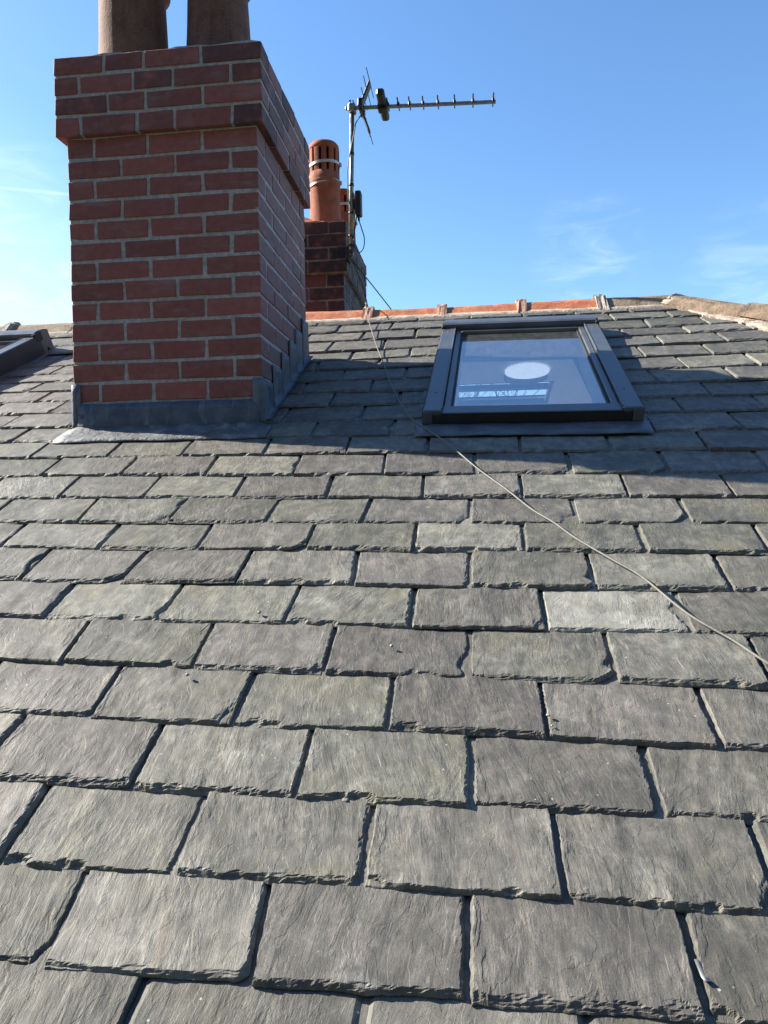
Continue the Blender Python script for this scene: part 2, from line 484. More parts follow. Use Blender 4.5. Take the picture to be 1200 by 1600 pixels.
# ------------------------------------------------------------------ mesh helpers
class MB:
    """collects vertices and faces (world coordinates), linked as one mesh object"""

    def __init__(s):
        s.v, s.f, s.mi, s.t, s.sm = [], [], [], [], []

    def add(s, vs, fs, mi=0, tint=(0.5, 0, 0.5), smooth=False):
        b = len(s.v)
        s.v.extend([tuple(x) for x in vs])
        s.t.extend([tint] * len(vs))
        for f in fs:
            s.f.append([b + i for i in f])
            s.mi.append(mi)
            s.sm.append(smooth)

    def box(s, lo, hi, fr=None, c=0.002, mi=0, tint=(0.5, 0, 0.5), jit=0.0):
        """chamfered box; fr maps local (x,y,z) to world"""
        x0, y0, z0 = lo
        x1, y1, z1 = hi
        c = min(c, (x1 - x0) * 0.45, (y1 - y0) * 0.45, (z1 - z0) * 0.45)
        vs, idx = [], {}
        rj = lambda: random.uniform(-jit, jit) if jit else 0.0
        for i in (0, 1):
            for j in (0, 1):
                for k in (0, 1):
                    P = [(x0, x1)[i] + rj(), (y0, y1)[j] + rj(), (z0, z1)[k] + rj()]
                    sg = [(1, -1)[i], (1, -1)[j], (1, -1)[k]]
                    for a in range(3):
                        q = list(P)
                        for b in range(3):
                            if b != a:
                                q[b] += sg[b] * c
                        idx[(i, j, k, a)] = len(vs)
                        vs.append(q)
        fs = []
        for a in range(3):
            b, d = [(1, 2), (2, 0), (0, 1)][a]
            for sd in (0, 1):
                ring = []
                for (p, q) in ((0, 0), (1, 0), (1, 1), (0, 1)):
                    ijk = [0, 0, 0]
                    ijk[a], ijk[b], ijk[d] = sd, p, q
                    ring.append(idx[(*ijk, a)])
                fs.append(ring if sd else ring[::-1])
        for a in range(3):
            b, d = [(1, 2), (2, 0), (0, 1)][a]
            for p in (0, 1):
                for q in (0, 1):
                    e0, e1 = [0, 0, 0], [0, 0, 0]
                    e0[b] = e1[b] = p
                    e0[d] = e1[d] = q
                    e1[a] = 1
                    f = [idx[(*e0, b)], idx[(*e1, b)], idx[(*e1, d)], idx[(*e0, d)]]
                    fs.append(f if (p ^ q) else f[::-1])
        for i in (0, 1):
            for j in (0, 1):
                for k in (0, 1):
                    f = [idx[(i, j, k, 0)], idx[(i, j, k, 1)], idx[(i, j, k, 2)]]
                    fs.append(f if (i + j + k) % 2 else f[::-1])
        if fr:
            vs = [fr(*p) for p in vs]
        s.add(vs, fs, mi, tint)

    def tube(s, pts, r, n=8, mi=0, cap=True, smooth=True):
        pts = [Vector(p) for p in pts]
        rs = r if hasattr(r, '__len__') else [r] * len(pts)
        vs, fs = [], []
        ref = None
        for i, p in enumerate(pts):
            d = (pts[min(i + 1, len(pts) - 1)] - pts[max(i - 1, 0)]).normalized()
            if ref is None:
                ref = d.orthogonal().normalized()
            ref = (ref - d * ref.dot(d)).normalized()
            w = d.cross(ref)
            for k in range(n):
                a = 2 * math.pi * k / n
                vs.append(p + (ref * math.cos(a) + w * math.sin(a)) * rs[i])
        for i in range(len(pts) - 1):
            for k in range(n):
                k2 = (k + 1) % n
                fs.append([i * n + k, i * n + k2, (i + 1) * n + k2, (i + 1) * n + k])
        s.add(vs, fs, mi, smooth=smooth)
        if cap:
            b = len(s.v) - len(vs)
            s.f.append([b + k for k in range(n)][::-1]); s.mi.append(mi); s.sm.append(False)
            s.f.append([b + (len(pts) - 1) * n + k for k in range(n)]); s.mi.append(mi); s.sm.append(False)

    def lathe(s, c, prof, n=40, mi=0, wob=0.0):
        """prof: (radius, z); closed profile recommended"""
        vs, fs = [], []
        for (r, z) in prof:
            for k in range(n):
                a = 2 * math.pi * k / n
                rr = r * (1 + wob * math.sin(3 * a + z * 9) + wob * 0.6 * math.sin(7 * a + z * 31))
                vs.append((c[0] + rr * math.cos(a), c[1] + rr * math.sin(a), c[2] + z))
        for i in range(len(prof) - 1):
            for k in range(n):
                k2 = (k + 1) % n
                fs.append([i * n + k, i * n + k2, (i + 1) * n + k2, (i + 1) * n + k])
        s.add(vs, fs, mi, smooth=True)

    def sheet(s, grid, th, mi=0, down=None, smooth=True):
        """grid[i][j] of points, thickened along down"""
        nI, nJ = len(grid), len(grid[0])
        dn = down if down is not None else -NRM
        vs = [Vector(p) for row in grid for p in row]
        vs += [Vector(p) + dn * th for row in grid for p in row]
        N = nI * nJ
        fs = []
        for i in range(nI - 1):
            for j in range(nJ - 1):
                a, b, c, d = i * nJ + j, i * nJ + j + 1, (i + 1) * nJ + j + 1, (i + 1) * nJ + j
                fs.append([a, b, c, d])
                fs.append([N + d, N + c, N + b, N + a])
        per = [(0, j) for j in range(nJ)] + [(i, nJ - 1) for i in range(1, nI)] + [(nI - 1, j) for j in range(nJ - 2, -1, -1)] + [(i, 0) for i in range(nI - 2, 0, -1)]
        ids = [i * nJ + j for i, j in per]
        s.add(vs, fs, mi, smooth=smooth)
        b = len(s.v) - len(vs)
        for q in range(len(ids)):
            p0, p1 = ids[q], ids[(q + 1) % len(ids)]
            s.f.append([b + p1, b + p0, b + N + p0, b + N + p1]); s.mi.append(mi); s.sm.append(False)

    def poly(s, pts, mi=0):
        s.add(pts, [list(range(len(pts)))], mi)

    def build(s, name, mats, parent=None, attrs=False):
        me = bpy.data.meshes.new(name)
        off = Vector((0, 0, 0))
        p = parent
        while p is not None:
            off += Vector(p.location)
            p = p.parent
        me.from_pydata([tuple(Vector(v) - off) for v in s.v], [], s.f)
        for m in (mats if isinstance(mats, (list, tuple)) else [mats]):
            me.materials.append(m)
        me.polygons.foreach_set('material_index', s.mi)
        me.polygons.foreach_set('use_smooth', s.sm)
        if attrs:
            a = me.attributes.new('tint', 'FLOAT_VECTOR', 'POINT')
            a.data.foreach_set('vector', np.array(s.t, dtype=np.float32).ravel())
        me.update()
        o = bpy.data.objects.new(name, me)
        COL.objects.link(o)
        if parent:
            o.parent = parent
        return o


def thing(name, label, cat, loc=(0, 0, 0), group=None, kind=None):
    o = bpy.data.objects.new(name, None)
    o.empty_display_size = 0.1
    COL.objects.link(o)
    o.location = loc
    return tag(o, label, cat, group, kind)


def tag(o, label=None, cat=None, group=None, kind=None):
    if label: o['label'] = label
    if cat: o['category'] = cat
    if group: o['group'] = group
    if kind: o['kind'] = kind
    return o


# ------------------------------------------------------------------ numpy noise
def _h(ix, iy, seed):
    h = (ix.astype(np.int64) * 374761393 + iy.astype(np.int64) * 668265263 + int(seed) * 1442695041) & 0xFFFFFFFF
    h = ((h ^ (h >> 13)) * 1274126177) & 0xFFFFFFFF
    return ((h ^ (h >> 16)) & 0xFFFF) / 65535.0


def vn(x, y, seed):
    x = np.asarray(x, float); y = np.asarray(y, float)
    x, y = np.broadcast_arrays(x, y)
    ix, iy = np.floor(x), np.floor(y)
    fx, fy = x - ix, y - iy
    fx = fx * fx * fx * (fx * (fx * 6 - 15) + 10)
    fy = fy * fy * fy * (fy * (fy * 6 - 15) + 10)
    a, b = _h(ix, iy, seed), _h(ix + 1, iy, seed)
    c, d = _h(ix, iy + 1, seed), _h(ix + 1, iy + 1, seed)
    return (a + (b - a) * fx) * (1 - fy) + (c + (d - c) * fx) * fy


def fbm(x, y, seed, oc=4, g=0.55):
    t, amp, s = 0, 1.0, 0
    for o in range(oc):
        t = t + amp * (vn(x * 2 ** o, y * 2 ** o, seed + 17 * o) - 0.5)
        s += amp
        amp *= g
    return t / s * 2          # about -1..1


def sstep(x):
    x = np.clip(x, 0, 1)
    return x * x * (3 - 2 * x)


# ------------------------------------------------------------------ ground far below, and the slate roof
g = MB()
g.poly([(-400, -400, -8), (400, -400, -8), (400, 400, -8), (-400, 400, -8)])
tag(g.build('ground', M['ground']), 'rough ground far below the roof', None, None, 'structure')

roof = thing('terraced_house', 'house with an old grey slate roof slope under an orange tiled ridge', 'house', (0, 0, ZB), kind='thing')

# each course: tail line v = a + b u, joints (u at the tail, lean) read along it
COURSES = [
    (-2.104, -0.0197, [(0.321, 0.07), (0.596, 0.07)]),
    (-1.957, -0.0197, [(0.193, -0.04), (0.464, -0.06), (0.727, -0.00), (0.996, 0.02)]),
    (-1.813, -0.0300, [(0.052, -0.00), (0.314, 0.03), (0.586, 0.01), (0.855, -0.02), (1.122, 0.04)]),
    (-1.668, -0.0317, [(-0.087, 0.06), (0.191, 0.00), (0.461, 0.01), (0.734, 0.01), (1.010, 0.01)]),
    (-1.515, -0.0386, [(0.049, -0.03), (0.317, 0.03), (0.592, 0.00), (0.862, -0.01), (1.132, 0.01)]),
    (-1.366, -0.0412, [(-0.084, -0.06), (0.192, -0.01), (0.457, 0.00), (0.733, 0.02), (0.999, 0.01), (1.262, 0.05)]),
    (-1.216, -0.0356, [(-0.204, -0.00), (0.064, 0.02), (0.342, 0.05), (0.614, 0.01), (0.890, 0.00), (1.166, 0.03)]),
    (-1.064, -0.0303, [(-0.348, -0.01), (-0.091, 0.07), (0.193, 0.00), (0.474, -0.05), (0.737, 0.02), (1.008, 0.02), (1.290, 0.04)]),
    (-0.906, -0.0321, [(-0.494, -0.03), (-0.216, -0.01), (0.049, -0.02), (0.329, 0.01), (0.600, 0.01), (0.869, 0.03), (1.151, 0.03), (1.420, 0.07)]),
    (-0.768, -0.0281, [(-0.623, -0.06), (-0.344, -0.07), (-0.085, 0.04), (0.193, 0.05), (0.456, 0.07), (0.738, 0.03), (1.011, 0.03), (1.284, 0.05)]),
    (-0.612, -0.0327, [(-0.482, -0.05), (-0.218, -0.02), (0.062, -0.05), (0.336, -0.03), (0.609, -0.02), (0.883, 0.02), (1.163, 0.04), (1.432, 0.05)]),
    (-0.452, -0.0378, [(-0.629, -0.05), (-0.354, -0.05), (-0.076, -0.05), (0.205, -0.04), (0.483, -0.04), (0.762, -0.02), (1.037, 0.01), (1.306, 0.05), (1.579, 0.05)]),
    (-0.291, -0.0282, [(-0.754, -0.04), (-0.473, -0.05), (-0.211, -0.05), (0.071, -0.05), (0.346, -0.03), (0.612, -0.02), (0.901, 0.03), (1.174, 0.05), (1.457, 0.05)]),
    (-0.137, -0.0240, []), (0.019, -0.012, []), (0.184, -0.015, []), (0.341, -0.008, []), (0.500, 0.006, []),
    (0.663, 0.022, []), (0.812, 0.04, []), (0.972, 0.05, []), (1.180, 0.012, []), (1.362, 0.014, []), (1.545, 0.0, []),
]
UMIN, UMAX = -3.0, 3.3
# (course, u inside the slate): brightness, purple, stain
SPECIAL = {(6, 1.03): (1.25, 0.1, 0.74), (7, 1.15): (1.18, 0.0, 0.35), (6, 0.46): (1.15, 0.0, 0.2), (5, 0.60): (0.88, 1.0, 0.0),
           (4, 0.72): (0.86, 1.0, 0.05), (4, 0.45): (1.05, 0.1, 0.12), (3, 0.60): (1.08, 0.1, 0.1), (1, 0.86): (0.92, 0.9, 0.0),
           (1, 0.6): (0.93, 0.8, 0.05), (2, 0.19): (1.08, 0.3, 0.05), (6, 0.75): (0.95, 0.8, 0.1), (5, 0.86): (1.0, 0.2, 0.12),
           (3, 1.1): (0.98, 0.5, 0.0), (2, 0.98): (0.96, 0.5, 0.1), (8, 0.18): (1.05, 0.6, 0.1)}
BROKEN = {(9, 1.15): 'right', (7, 0.60): None}
# rectangles (u0,u1,v0,v1) of roof windows: nothing of slates or boards inside
HOLES = [(0.655, 1.262, 0.03, 1.06), (-2.13, -1.56, 0.30, 1.08)]


def slate_list():
    out = []
    for ci in range(-2, len(COURSES)):
        if ci < 0:
            a, b, js = COURSES[0][0] + 0.148 * ci, -0.02, []
        else:
            a, b, js = COURSES[ci]
        par = (ci + 1) % 2           # 1: even index offset
        js = list(js)
        pit = 0.270 + 0.011 * min(1, max(0, (a + 2.0) / 2))
        if not js:
            ph = 0.203 if ci % 2 else 0.066
            js = [(ph + pit * k + random.uniform(-.008, .008), random.uniform(-.03, .03)) for k in range(-1, 3)]
        while js[0][0] > UMIN:
            js.insert(0, (js[0][0] - pit + random.uniform(-.008, .008), random.uniform(-.04, .02)))
        while js[-1][0] < UMAX:
            js.append((js[-1][0] + pit + random.uniform(-.008, .008), random.uniform(-.02, .04)))
        for k in range(len(js) - 1):
            out.append((ci, a, b, js[k], js[k + 1]))
    return out


def in_frame(u, v):
    d = rp(u, v) - CAM
    z = d.dot(fw)
    if z < 0.1:
        return False
    x, y = 600 + FPX * d.dot(rt) / z, 800 - FPX * d.dot(up) / z
    return -160 < x < 1360 and -100 < y < 1760


def axis(L, g, zone, coarse, lead=True, tail=True):
    """non-uniform samples over 0..L, fine in a zone at either end"""
    fine = lambda n: np.linspace(0, zone, n + 1)
    nf = max(3, int(zone / g))
    nc = max(2, int((L - 2 * zone) / coarse))
    return np.concatenate([fine(nf), np.linspace(zone, L - zone, nc + 1)[1:], L - fine(nf)[::-1][1:]])


def make_slates():
    VV, FF, SU, TI, SM = [], [], [], [], []
    base = 0
    rnd = random.Random(11)
    for (ci, va, vb, jl, jr) in slate_list():
        seed = rnd.randrange(1, 10 ** 6)
        tn, ang = rnd.uniform(0.0070, 0.0115), rnd.gauss(0, 0.13)
        bright, hue, stain = rnd.gauss(1.0, 0.17), min(1, max(0, rnd.gauss(0.38, 0.42))), max(0, rnd.gauss(0.05, 0.08))
        tl, tr_ = rnd.uniform(-.004, .004), rnd.uniform(-.004, .004)
        lift, roll = rnd.uniform(-.0012, .0025), rnd.uniform(-.004, .004)
        rr = [rnd.random() for _ in range(16)]
        um = (jl[0] + jr[0]) / 2
        vm = va + vb * um
        if um + vm / K > 3.75 or vm > 1.75:
            continue
        vis = in_frame(um, vm)
        for (sc, su), val in SPECIAL.items():
            if sc == ci and jl[0] < su < jr[0]:
                bright, hue, stain = val
        brk = None
        for (sc, su), val in BROKEN.items():
            if sc == ci and jl[0] < su < jr[0]:
                brk = val
        d = (rp(um, vm) - CAM).length
        d = max(1.0, d)
        gstep = 0.0014 * d if vis else 0.02
        coarse = 0.0042 * d if vis else 0.06
        gapl, gapr = 0.002 + 0.002 * rr[0], 0.002 + 0.003 * rr[1]
        W0 = jr[0] - jl[0] - gapl - gapr
        Lg = 0.345
        zone = 0.024
        fa = axis(W0, gstep, zone, coarse)
        # along the slope: fine at the tail, medium over the exposed face, a few rows under the next courses
        nb = max(3, int(zone / gstep))
        bb = np.concatenate([np.linspace(0, zone, nb + 1), np.linspace(zone, 0.185, max(3, int(0.16 / coarse)))[1:], np.linspace(0.185, Lg, 4)[1:]])
        A, B = np.meshgrid(fa, bb)          # rows follow b
        # ragged outline
        el = 0.0018 * fbm(B * 60, 0 * B + 1, seed + 1) + 0.0012 * fbm(B * 220, 0 * B, seed + 2)
        er = 0.0012 * fbm(B * 30, 0 * B + 1, seed + 3) + 0.0010 * fbm(B * 240, 0 * B, seed + 4)
        et = 0.0022 * fbm(A * 22, 0 * A + 1, seed + 5) + 0.0014 * fbm(A * 130, 0 * A, seed + 6)
        wA = A / W0
        X = A + el * (1 - sstep(A / 0.03)) - er * (1 - sstep((W0 - A) / 0.03)) - np.abs(er) * 0 
        Y = B + et * (1 - sstep(B / 0.03))
        if rr[2] < 0.07 or brk == 'right':        # lower right corner knocked off
            cw, ch = (0.030 + 0.02 * rr[3], 0.018 + 0.02 * rr[4]) if brk is None else (0.042, 0.052)
            if brk is None and rr[2] > 0.02:
                cw, ch = cw * 0.4, ch * 0.5
            q = np.clip(1 - (W0 - A) / cw, 0, 1)
            Y = Y + ch * q ** 1.5 * (1 - sstep(B / 0.12)) * (1 + 0.25 * fbm(A * 120, B * 120, seed + 40))
        # cleavage layers broken back from the edges
        nl = 5
        dl, dr, dt = A, W0 - A, B
        wt = 0.0030 + 0.0100 * rr[5] ** 1.3
        wr = 0.0020 + 0.0060 * rr[6] ** 3
        wl_ = 0.0012 + 0.0025 * rr[7]
        Hh = np.zeros_like(A)
        eps = max(0.0011, 0.8 * gstep)
        for k in range(nl):
            f = (k + 0.25) / nl
            nt = fbm(A * 90, B * 90, seed + 60 + k, 4, 0.65)
            mk = np.minimum(np.minimum(dl - wl_ * f * (1 + 0.8 * nt), dr - wr * f * (1.0 + 1.15 * nt)), dt - wt * f * (1.0 + 1.3 * fbm(A * (22 + 50 * rr[4]), B * 60, seed + 80 + k, 5, 0.60)))
            if k >= 1:
                if rr[8] < 0.30:      # shell-shaped flake off the lower right corner
                    r0 = (0.014 + 0.040 * rr[9] ** 2) * (0.5 + 0.5 * k / nl)
                    D = np.sqrt(((W0 - A) * (1 + rr[10])) ** 2 + (B * (0.6 + 0.6 * rr[11])) ** 2)
                    mk = np.minimum(mk, D - r0 * (1 + 0.45 * fbm(A * 38, B * 38, seed + 90 + k)))
                if rr[12] < 0.13:     # flake along the right edge
                    c0 = 0.03 + 0.11 * rr[13]
                    D = (W0 - A) + 0.35 * np.abs(B - c0)
                    mk = np.minimum(mk, D - (0.010 + 0.012 * rr[14]) * (1 + 0.5 * fbm(A * 45, B * 45, seed + 100 + k)))
                if rr[15] < 0.5:      # scallops along the tail
                    for q in range(3):
                        c0 = W0 * ((rr[q] * 7.3 + q * 0.37) % 1)
                        D = np.sqrt((A - c0) ** 2 * (0.35 + rr[q + 3]) + B ** 2)
                        mk = np.minimum(mk, D - (0.006 + 0.012 * rr[q + 6]) * (0.6 + 0.4 * k / nl) * (1 + 0.5 * fbm(A * 60, B * 60, seed + 120 + k + q)))
            Hh -= tn * 0.92 / nl * (1 - sstep(mk / eps + 0.5))
        # riven face: undulation, and an odd thin sheet lost from the middle
        ca, sa = math.cos(ang), math.sin(ang)
        XA, XB = (A * ca + B * sa), (-A * sa + B * ca)
        und = 0.0016 * fbm(XA * 14, XB * 7, seed + 7, 3) + 0.00035 * fbm(XA * 90, XB * 14, seed + 8, 3)
        if vis and d < 2.6:
            lay = fbm(XA * 24, XB * 9, seed + 9, 4)
            for th in (0.22, 0.48, -0.30):
                und += (0.0003 + 0.0007 * rr[9]) * sstep((lay - th) / 0.035)
        tilt = 0.053
        Z = 0.004 + lift - tilt * B + roll * (wA - 0.5) + und + Hh
        lean = jl[1] * (1 - wA) + jr[1] * wA
        U = jl[0] + gapl + X + lean * Y
        tailv = va + vb * (jl[0] + gapl + A) + tl * (1 - wA) + tr_ * wA
        V = tailv + Y
        nr, nc = A.shape
        P = np.stack([U, V / K, T * V / K + 0 * V], -1) + Z[..., None] * np.array([0, -T / K, 1 / K])
        idx = np.arange(nr * nc).reshape(nr, nc)
        quads = np.stack([idx[:-1, :-1], idx[:-1, 1:], idx[1:, 1:], idx[1:, :-1]], -1).reshape(-1, 4)
        ring = np.concatenate([idx[0, :], idx[1:, -1], idx[-1, -2::-1], idx[-2:0:-1, 0]])
        Pf = P.reshape(-1, 3)
        top = Pf[ring]
        zr = (0.004 + lift - tilt * B - tn - 0.0005).reshape(-1)[ring]
        Ur, Vr = U.reshape(-1)[ring], V.reshape(-1)[ring]
        low = np.stack([Ur, Vr / K, T * Vr / K], -1) + np.minimum(zr, Z.reshape(-1)[ring] - 0.0005)[:, None] * np.array([0, -T / K, 1 / K])
        n0, n1 = nr * nc, len(ring)
        i0 = n0 + np.arange(n1)
        i1 = i0 + n1
        sk = np.stack([np.roll(i0, -1), i0, i1, np.roll(i1, -1)], -1)
        F = np.concatenate([quads, sk])
        allP = np.concatenate([Pf, top, low])
        # cut by the roof windows and the hip
        uu = np.concatenate([U.reshape(-1), Ur, Ur]); vv = np.concatenate([V.reshape(-1), Vr, Vr])
        fu, fv = uu[F].mean(1), vv[F].mean(1)
        cA = np.minimum(A, W0 - A)[:-1, :-1]
        smq = ((B[:-1, :-1] > 0.02) & (cA > 0.018)).reshape(-1)
        sm = np.concatenate([smq, np.zeros(len(sk), bool)])
        keep = (fu + fv / K < 3.40) & (fv < 1.72)
        for (h0, h1, h2, h3) in HOLES:
            keep &= ~((fu > h0) & (fu < h1) & (fv > h2) & (fv < h3))
        F = F[keep]
        sm = sm[keep]
        if not len(F):
            continue
        VV.append(allP)
        SM.append(sm)
        FF.append(F + base)
        base += len(allP)
        s_a = np.concatenate([XA.reshape(-1), XA.reshape(-1)[ring], XA.reshape(-1)[ring] + 0.003])
        s_b = np.concatenate([XB.reshape(-1), XB.reshape(-1)[ring], XB.reshape(-1)[ring] - 0.008])
        SU.append(np.stack([s_a + (seed % 97) * 0.9, s_b + (seed % 89) * 0.7, np.full_like(s_a, (seed % 1000) * 1.7)], -1))
        TI.append(np.tile(np.array([[bright, hue, stain]]), (len(allP), 1)))
    V_, F_ = np.concatenate(VV).astype(np.float32), np.concatenate(FF).astype(np.int32)
    me = bpy.data.meshes.new('slate_tiles')
    me.vertices.add(len(V_))
    me.vertices.foreach_set('co', V_.ravel())
    me.loops.add(F_.size)
    me.loops.foreach_set('vertex_index', F_.ravel())
    me.polygons.add(len(F_))
    me.polygons.foreach_set('loop_start', np.arange(0, F_.size, 4, dtype=np.int32))
    try:
        me.polygons.foreach_set('loop_total', np.full(len(F_), 4, dtype=np.int32))
    except Exception:
        pass
    me.polygons.foreach_set('use_smooth', np.concatenate(SM))
    me.materials.append(M['slate'])
    for nm, dat in (('suv', SU), ('tint', TI)):
        at = me.attributes.new(nm, 'FLOAT_VECTOR', 'POINT')
        at.data.foreach_set('vector', np.concatenate(dat).astype(np.float32).ravel())
    me.update(calc_edges=True)
    me.validate()
    o = bpy.data.objects.new('slate_tiles', me)
    COL.objects.link(o)
    o.parent = roof
    print('slates:', len(VV), 'verts', len(V_))


make_slates()

# boarding under the slates, holed at the roof windows, with the far slopes behind ridge and hip
RIDGE_Y = 1.60
RZ = ZB + T * RIDGE_Y                     # roof plane height at the ridge
HIPX = 1.90                               # ridge end / hip top
mb = MB()


def rect_sheet(u0, u1, v0, v1, o0=-0.032, th=0.05):
    mb.sheet([[rp(u0, v0, o0), rp(u1, v0, o0)], [rp(u0, v1, o0), rp(u1, v1, o0)]], th, smooth=False)


VT = RIDGE_Y * K - 0.01
xs = [UMIN, HOLES[1][0], HOLES[1][1], HOLES[0][0], HOLES[0][1], HIPX]
rect_sheet(xs[0], xs[1], -3.1, VT)
rect_sheet(xs[2], xs[3], -3.1, VT)
rect_sheet(xs[4], xs[5], -3.1, VT)
for h in HOLES:
    rect_sheet(h[0], h[1], -3.1, h[2])
    rect_sheet(h[0], h[1], h[3], VT)
hy = lambda x: min(RIDGE_Y, RIDGE_Y - (x - HIPX))
gr = [[rp(HIPX + 0.1 * i, -3.1, -0.032), rp(HIPX + 0.1 * i, hy(HIPX + 0.1 * i) * K - 0.01, -0.032)] for i in range(0, 42)]
mb.sheet([[a[0] for a in gr], [a[1] for a in gr]], 0.05, smooth=False)
mb.build('roof_boarding', M['deck'], roof)

mb = MB()       # rear slope (shallow, over the loft room) and the slope beyond the hip
RT = 0.225
rear_z = lambda y: RZ - 0.02 - RT * (y - RIDGE_Y)
RH = (0.655, 1.325, 2.49, 2.93)             # rear roof light hole x0,x1,y0,y1
DC, DRX, DRY = (1.128, 2.275), 0.143, 0.118   # ceiling light centre and radii


def rear_rect(x0, x1, y0, y1):
    mb.sheet([[(x0, y0, rear_z(y0)), (x1, y0, rear_z(y0))], [(x0, y1, rear_z(y1)), (x1, y1, rear_z(y1))]], 0.012, down=Vector((0, 0, -1)), smooth=False)


R2 = (-0.9, 0.42, 2.6, 4.0)            # unseen rear opening added to brighten the loft room
rear_rect(UMIN, RH[0], RIDGE_Y, R2[2])
rear_rect(UMIN, RH[0], R2[3], 4.4)
rear_rect(UMIN, R2[0], R2[2], R2[3])
rear_rect(R2[1], RH[0], R2[2], R2[3])
rear_rect(RH[1], HIPX - 0.03, RIDGE_Y, 4.4)
rear_rect(RH[0], RH[1], RIDGE_Y, RH[2])
rear_rect(RH[0], RH[1], RH[3], 4.4)
hx = []
for i in range(0, 46):
    t = i * 0.1
    x, y, z = HIPX + t, RIDGE_Y - t, RZ - T * t - 0.07
    hx.append((Vector((x, y, z)), Vector((x + 3.0, y, z - T * 3.0))))
mb.sheet([[a[1] for a in hx], [a[0] for a in hx]], 0.04, down=Vector((0, 0, -1)), smooth=False)
mb.sheet([[(HIPX, RIDGE_Y, RZ - 0.07), (HIPX, 4.4, RZ - 0.07)], [(HIPX + 3, RIDGE_Y, RZ - 3 * T), (HIPX + 3, 4.4, RZ - 3 * T)]], 0.04, down=Vector((0, 0, -1)), smooth=False)
mb.build('far_slope', M['far_slate'], roof)


# ---- ridge: angled terracotta tiles with raised mortar collars at the joints
def ridge_section(fr, r=0.012, halfw=0.135, drop=0.098, top=0.032, th=0.016, extra=0.0):
    """cross-section points (outer) in local (across, up): front foot -> crown -> rear foot"""
    pts = [(-halfw - extra, top - drop - extra * 0.3)]
    for a in range(-3, 4):
        t = a / 3
        pts.append((t * 0.055, top + extra - 0.024 * abs(t) ** 1.7))
    pts.append((halfw + extra, top - drop - extra * 0.3))
    return pts


def ridge_tile(mbx, P0, P1, upv, halfw=0.135, drop=0.098, top=0.032, extra=0.0, mi=0, n=6, seed=0, wob=0.002):
    P0, P1, upv = Vector(P0), Vector(P1), Vector(upv).normalized()
    ax = (P1 - P0).normalized()
    side = upv.cross(ax).normalized()     # points to the rear
    upv = ax.cross(side)
    sec = ridge_section(None, halfw=halfw, drop=drop, top=top, extra=extra)
    grid = []
    rs = random.Random(seed)
    for i in range(n + 1):
        p = P0.lerp(P1, i / n)
        grid.append([p + side * (a + rs.uniform(-wob, wob)) + upv * (b + rs.uniform(-wob, wob)) for a, b in sec])
    inner = [[p - upv * 0.016 for p in row] for row in grid]
    m = len(sec)
    vs = [q for row in grid for q in row] + [q for row in inner for q in row]
    N = (n + 1) * m
    fs = []
    for i in range(n):
        for j in range(m - 1):
            a, b, c, d = i * m + j, i * m + j + 1, (i + 1) * m + j + 1, (i + 1) * m + j
            fs += [[a, d, c, b], [N + a, N + b, N + c, N + d]]
    for i in (0, n):
        for j in range(m - 1):
            a, b = i * m + j, i * m + j + 1
            fs.append([a, b, N + b, N + a] if i == 0 else [b, a, N + a, N + b])
    for j in (0, m - 1):
        for i in range(n):
            a, d = i * m + j, (i + 1) * m + j
            fs.append([d, a, N + a, N + d] if j == 0 else [a, d, N + d, N + a])
    mbx.add(vs, fs, mi, smooth=False)


JX = [-2.85, -2.42, -1.98, -1.54, -1.11, -0.68, -0.24, 0.19, 0.605, 1.045, 1.47, 1.90]
sag = {0.605: -0.012, 0.19: -0.006, 1.045: -0.004}
rz = lambda x: RZ - 0.004 + sag.get(x, 0.0)
for i in range(len(JX) - 1):
    mb = MB()
    x0, x1 = JX[i], JX[i + 1]
    grey = x0 < -1.0 or x0 > 1.4
    ridge_tile(mb, (x0 + 0.004, RIDGE_Y, rz(x0)), (x1 - 0.004, RIDGE_Y, rz(x1)), (0, 0, 1), seed=i, wob=0.0012)
    o = mb.build('ridge_tile', M['old_tile'] if grey else M['terracotta'], roof)
    if grey: o['label'] = 'grey lichened ridge tile'
    if 0 < i:
        mb = MB()
        ridge_tile(mb, (x0 - 0.028, RIDGE_Y, rz(x0)), (x0 + 0.028, RIDGE_Y, rz(x0)), (0, 0, 1), extra=0.019, n=4, seed=50 + i, wob=0.005)
        mb.build('ridge_collar', M['grey_mortar'] if grey else M['collar'], roof)

# mortar bed along the foot of the ridge
mb = MB()
rs = random.Random(5)
rows = [[], [], []]
for i in range(0, 200):
    x = -2.9 + i * 0.0245
    if x > 1.92: break
    nz = lambda a: 0.010 * (rs.random() - 0.5) * a
    rows[0].append(rp(x, 1.600 + nz(1.2), -0.006))
    rows[1].append(rp(x, 1.628 + nz(.6), 0.006 + nz(.4)))
    rows[2].append(rp(x, 1.680, 0.006))
mb.sheet(rows, 0.03)
mb.build('ridge_mortar', M['grey_mortar'], roof)

